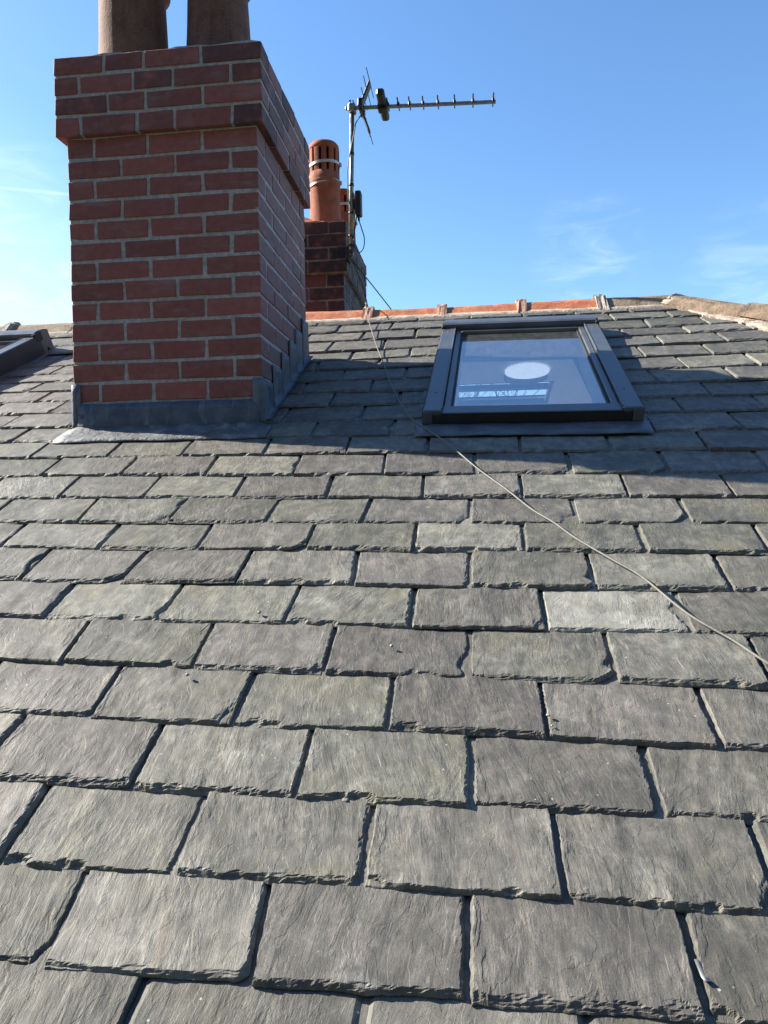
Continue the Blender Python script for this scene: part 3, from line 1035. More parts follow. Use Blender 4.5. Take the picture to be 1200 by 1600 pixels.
# hip: two weathered tiles on a thick pale mortar fillet
hd = Vector((1, -1, -T)).normalized()
hup = Vector((T * 0.5, -T * 0.5, 1)).normalized()
h0 = Vector((HIPX - 0.02, RIDGE_Y - 0.10, RZ - 0.045))
for i in range(4):
    mb = MB()
    a = h0 + hd * (0.40 * i - 0.02) + hup * (0.012 + 0.012 * (i % 2))
    b = h0 + hd * (0.40 * (i + 1)) + hup * (0.008 + 0.010 * (i % 2))
    ridge_tile(mb, a, b, hup, halfw=0.11, drop=0.065, top=0.03, seed=70 + i, n=5, wob=0.003)
    mb.build('hip_tile', M['old_tile'], roof)
mb = MB()
rs = random.Random(9)
rows = [[], [], [], []]
base_pts = [(1.80, 1.60), (1.857, 1.565), (1.916, 1.376), (1.979, 1.28), (2.048, 1.173), (2.098, 1.026), (2.2, 0.86), (2.45, 0.58), (2.8, 0.2), (3.3, -0.36)]
for i in range(len(base_pts) - 1):
    for q in range(8):
        t = q / 8
        u = base_pts[i][0] * (1 - t) + base_pts[i + 1][0] * t
        v = base_pts[i][1] * (1 - t) + base_pts[i + 1][1] * t
        # matching point under the tile edge
        s = (u - v / K - (h0.x - h0.y)) / 2
        e = h0 + Vector((s, -s, -T * s))
        e = e + Vector((-0.068, -0.068, -0.048))
        f = rp(u, v, 0.006)
        rows[0].append(f + Vector((rs.uniform(-.006, .006), rs.uniform(-.006, .006), 0)))
        for k, w in ((1, 0.3), (2, 0.7)):
            rows[k].append(f.lerp(e, w) + NRM * (0.004 * math.sin(math.pi * w) + rs.uniform(-.003, .003)) + Vector((0, 0, 0.012 * w)))
        rows[3].append(e + Vector((0, 0, 0.018)))
mb.sheet(rows, 0.05)
mb.build('hip_mortar', M['hip_mortar'], roof)
# lump of mortar capping the meeting of ridge and hip
mb = MB()
rs = random.Random(3)
cpt = Vector((HIPX - 0.035, RIDGE_Y - 0.045, RZ + 0.004))
vs, fs = [], []
nu, nv = 18, 9
for j in range(nv + 1):
    th = math.pi * 0.5 * j / nv
    for i in range(nu):
        a = 2 * math.pi * i / nu
        r = 1 + 0.22 * rs.uniform(-1, 1)
        vs.append(cpt + Vector((0.13 * math.sin(th) * math.cos(a) * r, 0.12 * math.sin(th) * math.sin(a) * r, 0.026 * math.cos(th) * (0.9 + 0.1 * r) - 0.07 * math.sin(th))))
for j in range(nv):
    for i in range(nu):
        i2 = (i + 1) % nu
        fs.append([j * nu + i, (j + 1) * nu + i, (j + 1) * nu + i2, j * nu + i2])
mb.add(vs, fs, smooth=True)
mb.build('mortar_cap', M['hip_mortar'], roof)

# ------------------------------------------------------------------ brick stacks
def brick_course(mbx, x0, x1, y0, y1, z0, z1, front, half_r, half_l, soot, rnd, joint=0.0116, mod=0.2066, depth=0.0983, bed=True, bed_soot=False):
    """front: list of brick edges across the front (fractions in metres from x0); side faces follow the bond"""
    zt, zb = z1 - joint * 0.5, z0 + (joint * 0.5 if bed else 0.0)

    def bk(a, b):
        s = min(0.72, soot(a, b, rnd)) if bed_soot else soot(a, b, rnd)
        mbx.box(a, b, c=0.0025, mi=0, tint=(min(1, max(0, rnd.gauss(0.45, 0.27))), s, rnd.random()), jit=0.0021)
    j = joint * 0.5
    n = len(front) - 1
    for i in range(n):
        a = x0 + front[i] + (j if i else 0)
        b = x0 + front[i + 1] - (j if i < n - 1 else 0)
        dp = depth
        if i == n - 1 and half_r: dp = mod - joint
        if i == 0 and half_l: dp = mod - joint
        bk((a, y0 + rnd.uniform(-.0012, .0012), zb), (b, y0 + dp, zt))
        bk((a, y1 - depth, zb), (b, y1, zt))            # rear leaf mirrors the front
    for sx, half in ((0, half_l), (1, half_r)):
        y = y0 + (mod if half else depth + joint)
        ye = y1 - depth - joint
        while y < ye - 0.02:
            e = min(y + mod - joint, ye)
            if ye - e < 0.05: e = ye
            a, b = (x0, x0 + depth) if sx == 0 else (x1 - depth, x1)
            bk((a + rnd.uniform(-.001, .001), y, zb), (b + rnd.uniform(-.001, .001), e, zt))
            y = e + joint


CW, CD = 0.7234, 0.771
G = 0.075
chim = thing('brick_chimney', 'newly pointed square red brick chimney with two tall clay pots beside the skylight', 'chimney', (-CW / 2, 0, ZB))
rnd = random.Random(21)
mb = MB()
m_ = CW / 3.5
for k in range(-4, 12):
    z0 = k * G
    z1 = (k + 1) * G if k < 11 else 0.906
    if k % 2 == 0:
        fr_, hr, hl = [0, m_, 2 * m_, 3 * m_, CW], True, False
    else:
        fr_, hr, hl = [0, m_ / 2, 1.5 * m_, 2.5 * m_, CW], False, True
    brick_course(mb, -CW, 0, 0, CD, z0, z1, fr_, hr, hl, lambda a, b, r: max(0, r.gauss(0.0, 0.12)), rnd, mod=m_, depth=m_ / 2 - 0.005)
mb.box((-CW + 0.0028, 0.0028, -0.3), (-0.0028, CD - 0.0028, 0.906), c=0.001, mi=1)
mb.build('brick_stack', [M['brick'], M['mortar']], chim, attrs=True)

mb = MB()
cx0, cx1, cy0, cy1 = -CW - 0.034, 0.025, -0.020, CD + 0.024
pxf = lambda L: [(p - 87) / (406 - 87) * (cx1 - cx0) for p in L]
cg = 0.0728
caps = [[(cx1 - cx0) / 0.807 * q for q in L] for L in ([0.0, 0.103, 0.325, 0.4725, 0.694, 0.807], [0, 0.2115, 0.360, 0.583, 0.807], [0, 0.0975, 0.313, 0.468, 0.690, 0.807], [0, 0.199, 0.355, 0.578, 0.807])]
for k in range(4):
    z0 = 0.906 + cg * k
    hr = k in (0, 2)
    brick_course(mb, cx0, cx1, cy0, cy1, z0, z0 + cg, caps[k], hr, hr, lambda a, b, r: min(1, max(0, r.gauss(0.25, 0.34))), rnd, mod=m_, depth=m_ / 2 - 0.005, bed=k > 0, bed_soot=True)
mb.box((cx0 + 0.003, cy0 + 0.003, 0.909), (cx1 - 0.003, cy1 - 0.003, 0.906 + 4 * cg - 0.004), c=0.001, mi=1)
mb.build('oversailing_cap', [M['brick'], M['mortar']], chim, attrs=True)
CT = 0.906 + 4 * cg

mb = MB()      # flaunching: a mortar bed sloping up to the pots
rs = random.Random(4)
gx = np.linspace(cx0 + 0.004, cx1 - 0.004, 26)
gy = np.linspace(cy0 + 0.004, cy1 - 0.004, 26)
grid = []
for y in gy:
    row = []
    for x in gx:
        e = min(x - cx0, cx1 - x, y - cy0, cy1 - y)
        row.append((x, y, CT - 0.003 + 0.045 * min(1, e / 0.14) + 0.004 * rs.uniform(-1, 1)))
    grid.append(row)
mb.sheet(grid, 0.02, down=Vector((0, 0, -1)))
mb.build('flaunching', M['mortar'], chim)


def tall_pot(c, r0, r1, h, wob=0.004):
    mb = MB()
    pr = [(r0 * 1.03, -0.02), (r0 * 1.03, 0.02), (r0, 0.05)]
    for i in range(1, 9):
        t = i / 8
        pr.append((r0 + (r1 - r0) * t ** 0.8, 0.05 + (h - 0.14 - 0.05) * t))
    pr += [(r1 + 0.004, h - 0.135), (r1 + 0.018, h - 0.125), (r1 + 0.020, h - 0.108), (r1 + 0.006, h - 0.098), (r1 + 0.003, h - 0.06),
           (r1 + 0.012, h - 0.05), (r1 + 0.016, h - 0.02), (r1 + 0.008, h), (r1 - 0.016, h), (r1 - 0.022, h - 0.05), (r1 - 0.022, h - 0.3)]
    mb.lathe(c, pr, 48, wob=wob)
    return mb


tall_pot((-0.530, 0.165, CT + 0.005), 0.132, 0.124, 0.45).build('chimney_pot', M['pot'], chim)
tall_pot((-0.195, 0.185, CT + 0.005), 0.126, 0.113, 0.45).build('chimney_pot', M['pot'], chim)
# two low pots at the rear, wide at the foot, domed at the top
for cx, lab in ((-0.205, 1), (-0.55, 0)):
    mb = MB()
    mb.lathe((cx, 0.59, CT), [(0.168, -0.03), (0.168, 0.10), (0.160, 0.135), (0.132, 0.150), (0.127, 0.16), (0.125, 0.205), (0.116, 0.232), (0.10, 0.25), (0.07, 0.258), (0.055, 0.25), (0.055, 0.1)], 40, wob=0.006)
    o = mb.build('chimney_pot', M['pot'], chim)
    o['label'] = 'low domed clay pot at the rear of the chimney'

# lead flashing round the foot of the stack
mb = MB()
rs = random.Random(8)
LT = 0.0022
rows = []
prof = [(-0.0040, -0.078), (-0.0075, -0.105), (-0.010, -0.140), (-0.016, -0.162)]
for (yy, zz) in prof:
    rows.append([(x, yy + 0.002 * rs.uniform(-1, 1) - 0.002, zz + (0.0015 * rs.uniform(-1, 1))) for x in np.linspace(-CW + 0.02, -0.012, 20)])
mb.sheet(rows[::-1], LT, down=Vector((0, 0.4, -0.9)))
mb2 = MB()
rows = [rows[-1]]
for (vv, oo) in ((-0.030, 0.0055), (-0.065, 0.0055), (-0.095, 0.0065), (-0.122, 0.0072), (-0.139, 0.0025)):
    rows.append([rp(-CW - 0.020 + (CW + 0.060) * t, vv + 0.005 * rs.uniform(-1, 1), oo + 0.0013 * rs.uniform(-1, 1)) for t in np.linspace(0, 1, 20)])
mb2.sheet(rows[::-1], LT, down=Vector((0, 0.4, -0.9)))
mb2.build('apron_skirt', M['pale_lead'], chim)
# corner wraps
for sx, xa, xb in ((-1, -CW - 0.004, -CW + 0.030), (1, -0.034, 0.004)):
    gridc = []
    zt = -0.002 if sx > 0 else -0.004
    for q in range(7):
        z = zt + (-0.178 - zt) * q / 6
        o_ = 0.0075 + 0.003 * (q / 6) ** 2 + 0.0012 * rs.uniform(-1, 1)
        if sx > 0:
            gridc.append([(xa, -o_, z), (xb - 0.006, -o_ - 0.001, z), (xb + 0.003, -o_ + 0.003, z), (xb + 0.004, 0.02, z)])
        else:
            gridc.append([(xa - 0.004, 0.02, z), (xa - 0.003, -o_ + 0.003, z), (xa + 0.006, -o_ - 0.001, z), (xb, -o_, z)])
    mb.sheet(gridc[::-1], 0.002, down=Vector((0, 1, 0)))
mb.build('lead_apron', M['lead'], chim)
for sx in (1, -1):        # stepped side flashings, one piece per step
    mb = MB()
    xf = 0.004 if sx > 0 else -CW - 0.004
    ys = [0.018, 0.135, 0.277, 0.407, 0.525, 0.655, 0.778]
    for i in range(len(ys) - 1):
        y0, y1 = ys[i], ys[i + 1] + 0.008
        zt = 0.0 + G * i - 0.004
        gridc = []
        for q in range(6):
            t = q / 5
            row = []
            for w in (0, 0.33, 0.66, 1):
                y = y0 + (y1 - y0) * w
                zb = ZB + T * y + 0.012
                z = zt + (zb - zt) * t
                bul = 0.0012 + 0.0025 * t ** 2 + 0.0006 * rs.uniform(-1, 1) + 0.0008 * (i % 2)
                row.append((xf + sx * bul, y, z))
            gridc.append(row)
        zb0 = None
        # turn out over the slates
        row = []
        for w in (0, 0.33, 0.66, 1):
            y = y0 + (y1 - y0) * w
            row.append(rp(xf + sx * (0.024 + 0.003 * rs.uniform(-1, 1)), y * K - 0.004, 0.012))
        gridc.append(row)
        mb.sheet(gridc if sx < 0 else gridc[::-1], 0.0018, down=Vector((-sx, 0, 0)))
    mb.build('stepped_flashing', M['lead'], chim)

# ------------------------------------------------------------------ the old chimney beyond the ridge
RY = 1.95
OG = 0.0805
rc = thing('old_chimney', 'sooty old brick chimney beyond the ridge carrying the aerial mast', 'chimney', (-0.4, RY, 0.3))
rnd = random.Random(5)
mb = MB()
rx0, rx1, ry1 = -0.80, -0.012, RY + 0.88
mo = 0.226
for k in range(-6, 4):
    z0 = 0.950 - OG * (3 - k) - 0.0
    fr_ = [0, mo * 0.5, 1.5 * mo, 2.5 * mo, rx1 - rx0] if k % 2 else [0, 0.25 * mo, 1.0 * mo, 2.0 * mo, 3 * mo, rx1 - rx0]

    def soot(a, b, r, z0=z0):
        s = 0.25 + 0.4 * r.random()
        if b[0] > -0.06: s += 0.5
        return min(1, s)
    brick_course(mb, rx0, rx1, RY, ry1, z0, z0 + OG, fr_, k % 2 == 0, k % 2 == 1, soot, rnd, mod=mo, depth=0.108)
for k in range(4):
    z0 = 0.950 + OG * k
    w = rx1 - rx0 + 0.044
    fr_ = [0, mo * 0.5, 1.5 * mo, 2.5 * mo, w - 0.11, w] if k % 2 else [0, 0.9 * mo, 1.9 * mo, 2.6 * mo, w]
    brick_course(mb, rx0 - 0.022, rx1 + 0.022, RY - 0.022, ry1 + 0.022, z0, z0 + OG, fr_, k % 2 == 0, k % 2 == 1,
                 lambda a, b, r: min(1, 0.85 + 0.2 * r.random()) if k < 3 else 0.5 + 0.4 * r.random(), rnd, mod=mo, depth=0.108)
mb.box((rx0 + 0.004, RY + 0.004, 0.10), (rx1 - 0.004, ry1 - 0.004, 0.951), c=0.001, mi=1)
mb.box((rx0 - 0.018, RY - 0.018, 0.9515), (rx1 + 0.018, ry1 + 0.018, 0.950 + 4 * OG - 0.005), c=0.001, mi=1)
mb.build('brick_stack', [M['old_brick'], M['old_mortar']], rc, attrs=True)
OT = 0.950 + 4 * OG
mb = MB()
rs = random.Random(6)
grid = []
for y in np.linspace(RY - 0.015, ry1 + 0.015, 24):
    row = []
    for x in np.linspace(rx0 - 0.015, rx1 + 0.015, 24):
        e = min(x - rx0, rx1 - x, y - RY, ry1 - y) + 0.02
        hump = 0.10 * math.exp(-(((x + 0.36) / 0.13) ** 2 + ((y - RY - 0.2) / 0.16) ** 2))
        row.append((x, y, OT - 0.002 + 0.035 * min(1, e / 0.15) + hump + 0.006 * rs.uniform(-1, 1)))
    grid.append(row)
mb.sheet(grid, 0.03, down=Vector((0, 0, -1)))
o = mb.build('flaunching', M['terracotta'], rc)
o['label'] = 'orange tile and mortar bedding round the pots'


def slotted_pot(c, r, zc, zt, label):
    """pot body with a hooded slotted cowl: wall in upright bars between slots, dome on top"""
    mb = MB()
    x, y, z = c
    mb.lathe(c, [(r * 1.05, -0.03), (r * 1.05, 0.01), (r, 0.03), (r * 0.97, zc - 0.02), (r * 1.0, zc), (r * 1.04, zc + 0.012), (r * 1.04, zc + 0.03), (r * 0.98, zc + 0.04), (r * 0.82, zc + 0.04), (r * 0.8, zc - 0.2)], 40, wob=0.003)
    pot = mb.build('chimney_pot', M['red_pot'], rc)
    pot['label'] = label
    mb = MB()
    ns = 12
    z0, z1, z2 = zc + 0.03, zc + 0.085, zt - 0.058
    n = ns * 6
    prof_low = [(r * 0.80, z0 - 0.01), (r * 0.99, z0 - 0.01), (r * 1.0, z0), (r * 1.0, z1), (r * 0.80, z1)]
    mb.lathe(c, prof_low, n)
    rtop = r * 0.99
    prof_top = [(r * 0.80, z2), (rtop, z2), (rtop, z2 + 0.02), (rtop * 0.97, z2 + 0.034), (rtop * 0.86, z2 + 0.047), (rtop * 0.55, z2 + 0.055), (0.001, z2 + 0.058)]
    mb.lathe(c, prof_top, n)
    for i in range(ns):
        a0 = 2 * math.pi * i / ns
        seg = [a0 + 2 * math.pi / ns * 0.64 * q / 4 for q in range(5)]
        vs = []
        for zz in (z1 - 0.001, z2 + 0.001):
            for rr_ in (r * 0.80, r * 0.995):
                vs += [(x + rr_ * math.cos(a), y + rr_ * math.sin(a), z + zz) for a in seg]
        fs = []
        for q in range(4):
            fs += [[5 + q, 5 + q + 1, 15 + q + 1, 15 + q], [0 + q + 1, 0 + q, 10 + q, 10 + q + 1]]
        fs += [[0, 5, 15, 10], [9, 4, 14, 19]]
        mb.add(vs, fs)
    mb.lathe(c, [(r * 0.6, z1 - 0.05), (r * 0.6, z2 + 0.02)], 20, mi=1)
    mb.build('cowl', [M['red_pot'], M['gasket']], pot)
    for zz, tl_ in ((zc + 0.135, 0.010), (zc + 0.012, 0.016)):
        mb = MB()
        pts = [(x + r * 1.035 * math.cos(2 * math.pi * q / 40), y + r * 1.035 * math.sin(2 * math.pi * q / 40), z + zz + tl_ * math.cos(2 * math.pi * q / 40)) for q in range(41)]
        vs, fs = [], []
        for p in pts:
            vs += [(p[0], p[1], p[2] - 0.009), (p[0], p[1], p[2] + 0.009)]
            dx, dy = p[0] - x, p[1] - y
            vs += [(x + dx * 0.95, y + dy * 0.95, p[2] + 0.009), (x + dx * 0.95, y + dy * 0.95, p[2] - 0.009)]
        for q in range(40):
            a, b = q * 4, q * 4 + 4
            fs += [[a, b, b + 1, a + 1], [a + 1, b + 1, b + 2, a + 2], [a + 3, b + 3, b, a]]
        mb.add(vs, fs)
        mb.box((x + r * 1.0, y - 0.010, z + zz + tl_ - 0.012), (x + r * 1.16, y + 0.010, z + zz + tl_ + 0.012), c=0.003)
        mb.build('strap', M['strap'], pot)


slotted_pot((-0.160, RY + 0.2, OT + 0.02), 0.099, 0.27, 0.560, 'terracotta pot with slotted hood and two pale straps')
slotted_pot((-0.118, RY + 0.62, OT + 0.02), 0.094, 0.16, 0.42, 'shorter terracotta pot behind the mast')

# ------------------------------------------------------------------ TV aerial
AY = 1.905
ant = thing('tv_aerial', 'long television aerial on a steel mast strapped to the old chimney', 'aerial', (0.043, AY, 1.0))
mast0, mast1 = Vector((0.040, AY, 1.02)), Vector((0.066, AY, 1.955))
mb = MB()
mb.tube([mast0, mast1], 0.0145, 14)
mast = mb.build('mast', M['steel'], ant)
for zz in (1.10, 1.16, 1.30, 1.47, 1.66):       # tape round the mast
    p = mast0.lerp(mast1, (zz - mast0.z) / (mast1.z - mast0.z))
    mb = MB()
    mb.tube([p - Vector((0, 0, 0.008)), p + Vector((0, 0, 0.008))], 0.0162, 12)
    mb.build('tape_band', M['black'], mast)
mb = MB()        # wall bracket at the stack's corner
mb.box((0.012, AY - 0.014, 1.045), (0.055, AY + 0.04, 1.075), c=0.004)
mb.box((0.012, AY - 0.010, 1.02), (0.03, AY + 0.10, 1.10), c=0.004)
mb.tube([(0.03, AY - 0.018, 1.06), (0.062, AY - 0.018, 1.06)], 0.005, 8)
mb.build('bracket', M['black'], ant)
b0, b1 = Vector((0.028, AY - 0.022, 1.925)), Vector((0.934, AY - 0.022, 1.896))
bd = (b1 - b0).normalized()
mb = MB()
bu = Vector((-bd.z, 0, bd.x))
frb = lambda a, b, c: b0 + bd * a + Vector((0, 1, 0)) * b + bu * c
mb.box((0, -0.009, -0.009), ((b1 - b0).length, 0.009, 0.009), fr=frb, c=0.002)
mb.build('boom', M['alu'], ant)
mb = MB()
mb.box((0.018, -0.02, -0.022), (0.062, 0.045, 0.024), fr=frb, c=0.005)
mb.tube([frb(0.03, -0.03, 0.03), frb(0.03, 0.05, 0.03)], 0.004, 8)
mb.tube([frb(0.05, -0.03, 0.03), frb(0.05, 0.05, 0.03)], 0.004, 8)
mb.tube([frb(0.03, -0.01, 0.0), frb(0.03, -0.01, 0.045)], 0.005, 8)
mb.build('mast_clamp', M['steel'], ant)
bx = lambda px: (px - 541) / (774 - 541) * (b1 - b0).length
for px in (608, 624, 641.6, 662.6, 685.6, 711, 739.3, 770):
    mb = MB()
    a = bx(px)
    mb.tube([frb(a, -0.075, 0.012), frb(a, 0.075, 0.012)], 0.0042, 8)
    mb.box((a - 0.008, -0.012, -0.002), (a + 0.008, 0.012, 0.022), fr=frb, c=0.003)
    mb.build('director', M['wire'], ant)
mb = MB()                                         # folded dipole in its plastic shroud
a = bx(600)
dfr = lambda x, y, z: frb(a + x, y, z)
mb.box((-0.024, -0.158, -0.012), (0.024, 0.158, 0.032), fr=dfr, c=0.010)
mb.box((-0.03, -0.03, -0.028), (0.03, 0.03, 0.036), fr=dfr, c=0.006)
mb.build('dipole_box', M['black'], ant)
a = bx(566)
for sgn in (1, -1):                               # V-shaped corner reflector
    mb = MB()
    for yy in (0.0,):
        pa, pb = frb(a, yy, 0.012 * sgn), frb(a + 0.052, yy, 0.145 * sgn)
        dd = (pb - pa).normalized()
        fa_ = lambda x, y, z, pa=pa, dd=dd: pa + dd * x + Vector((0, 1, 0)) * y + Vector((dd.z, 0, -dd.x)) * z
        mb.box((0, -0.030, -0.007), ((pb - pa).length, 0.030, 0.007), fr=fa_, c=0.003)
    mb.build('reflector_arm', M['black'], ant)
    for w in (0.35, 0.68, 1.0):
        c_ = frb(a + 0.052 * w, 0, 0.145 * w * sgn)
        mb = MB()
        L_ = 0.165 if w > .5 else 0.13
        mb.tube([c_ + Vector((0, -L_, 0)), c_ + Vector((0, L_, 0))], 0.0028, 6)
        mb.build('reflector_rod', M['wire'], ant)
mb = MB()
mb.box((-0.012, -0.075, -0.024), (0.016, 0.075, 0.024), fr=lambda x, y, z: frb(a + x, y, z), c=0.004)
mb.build('reflector_hub', M['black'], ant)
mb = MB()                                         # masthead box on the pole
mb.box((0.075, AY - 0.02, 1.285), (0.112, AY + 0.05, 1.43), c=0.006)
mb.box((0.058, AY - 0.012, 1.33), (0.080, AY + 0.03, 1.38), c=0.003)
mb.tube([(0.095, AY, 1.285), (0.095, AY, 1.25)], 0.007, 8)
mb.build('amplifier_box', M['black'], ant)


def smooth_path(pts, n=8):
    pts = [Vector(p) for p in pts]
    out = []
    for i in range(len(pts) - 1):
        p0, p1, p2, p3 = pts[max(i - 1, 0)], pts[i], pts[i + 1], pts[min(i + 2, len(pts) - 1)]
        for k in range(n):
            t = k / n
            out.append(0.5 * ((2 * p1) + (p2 - p0) * t + (2 * p0 - 5 * p1 + 4 * p2 - p3) * t * t + (3 * p1 - p0 - 3 * p2 + p3) * t ** 3))
    out.append(pts[-1])
    return out


mb = MB()                                         # coax from the dipole, down the mast into the box, with its loop
mp = lambda z, dx, dy=-0.018: Vector((mast0.x + (z - mast0.z) * 0.0278 + dx, AY + dy, z))
mb.tube(smooth_path([frb(bx(572), -0.02, -0.03), mp(1.84, 0.03), mp(1.78, 0.018), mp(1.6, -0.016), mp(1.5, -0.019), mp(1.38, -0.014), mp(1.30, 0.012)]), 0.0034, 6)
mb.tube(smooth_path([(0.095, AY, 1.255), (0.112, AY - 0.01, 1.20), (0.128, AY - 0.01, 1.14), (0.122, AY - 0.01, 1.08), (0.095, AY - 0.01, 1.055), (0.07, AY - 0.012, 1.09), (0.055, AY - 0.016, 1.16)]), 0.0034, 6)
mb.tube(smooth_path([(0.085, AY, 1.29), (0.07, AY - 0.01, 1.2), (0.06, AY - 0.02, 1.1), (0.05, AY - 0.025, 1.03), (0.03, AY - 0.026, 1.04), (0.045, AY - 0.03, 1.0), (0.075, AY - 0.01, 0.98)]), 0.0038, 6)
mb.build('coaxial_lead', M['black'], ant)

# the grey cable: off the old chimney, over the ridge, down across the slates
mb = MB()
pts = [(0.034, AY - 0.025, 1.03), (0.058, AY + 0.02, 0.99), (0.066, AY + 0.03, 0.93), (0.085, AY + 0.01, 0.86), (0.11, AY - 0.03, 0.80), (0.135, AY - 0.08, 0.745), (0.150, AY - 0.18, 0.70), (0.172, RIDGE_Y + 0.03, RZ + 0.066), (0.180, RIDGE_Y - 0.02, RZ + 0.062)]
uvs = [(0.188, 1.665, .072), (0.207, 1.56, .03), (0.262, 1.26, .022), (0.317, 0.99, .018), (0.375, 0.71, .018), (0.437, 0.376, .018), (0.525, 0.026, .017), (0.592, -0.127, .02), (0.674, -0.272, .017),
       (0.763, -0.47, .018), (0.839, -0.615, .018), (0.898, -0.735, .016), (0.952, -0.818, .018), (0.993, -0.895, .016), (1.064, -1.002, .018), (1.106, -1.071, .017), (1.171, -1.209, .018), (1.225, -1.294, .017),
       (1.268, -1.36, .018), (1.34, -1.47, .016), (1.45, -1.60, .017), (1.62, -1.78, .017)]
pts += [rp(u, v, o_ - 0.003) for u, v, o_ in uvs]
rs = random.Random(12)
pts = [p if i < 9 else Vector(p) + Vector((rs.uniform(-.004, .004), 0, 0)) for i, p in enumerate(pts)]
mb.tube(smooth_path(pts, 6), 0.0025, 8)
tag(mb.build('aerial_cable', M['cable']), 'thin grey cable running from the ridge diagonally down across the slates', 'cable')
mb = MB()
mb.tube(smooth_path([(0.05, AY - 0.02, 1.02), (0.075, AY + 0.02, 0.95), (0.10, AY + 0.05, 0.88), (0.125, AY + 0.05, 0.78), (0.145, AY + 0.02, 0.68), (0.15, AY, 0.55)]), 0.0036, 6)
tag(mb.build('drop_cable', M['black']), 'black cable hanging down the side of the old chimney', 'cable')
mb = MB()
mb.tube(smooth_path([(0.062, AY + 0.02, 1.0), (0.155, AY + 0.25, 0.905), (0.25, AY + 0.45, 0.80), (0.36, AY + 0.7, 0.665), (0.42, AY + 0.85, 0.55)]), 0.0036, 6)
tag(mb.build('stay_wire', M['black']), 'taut black wire slanting from the old chimney behind the ridge', 'wire')


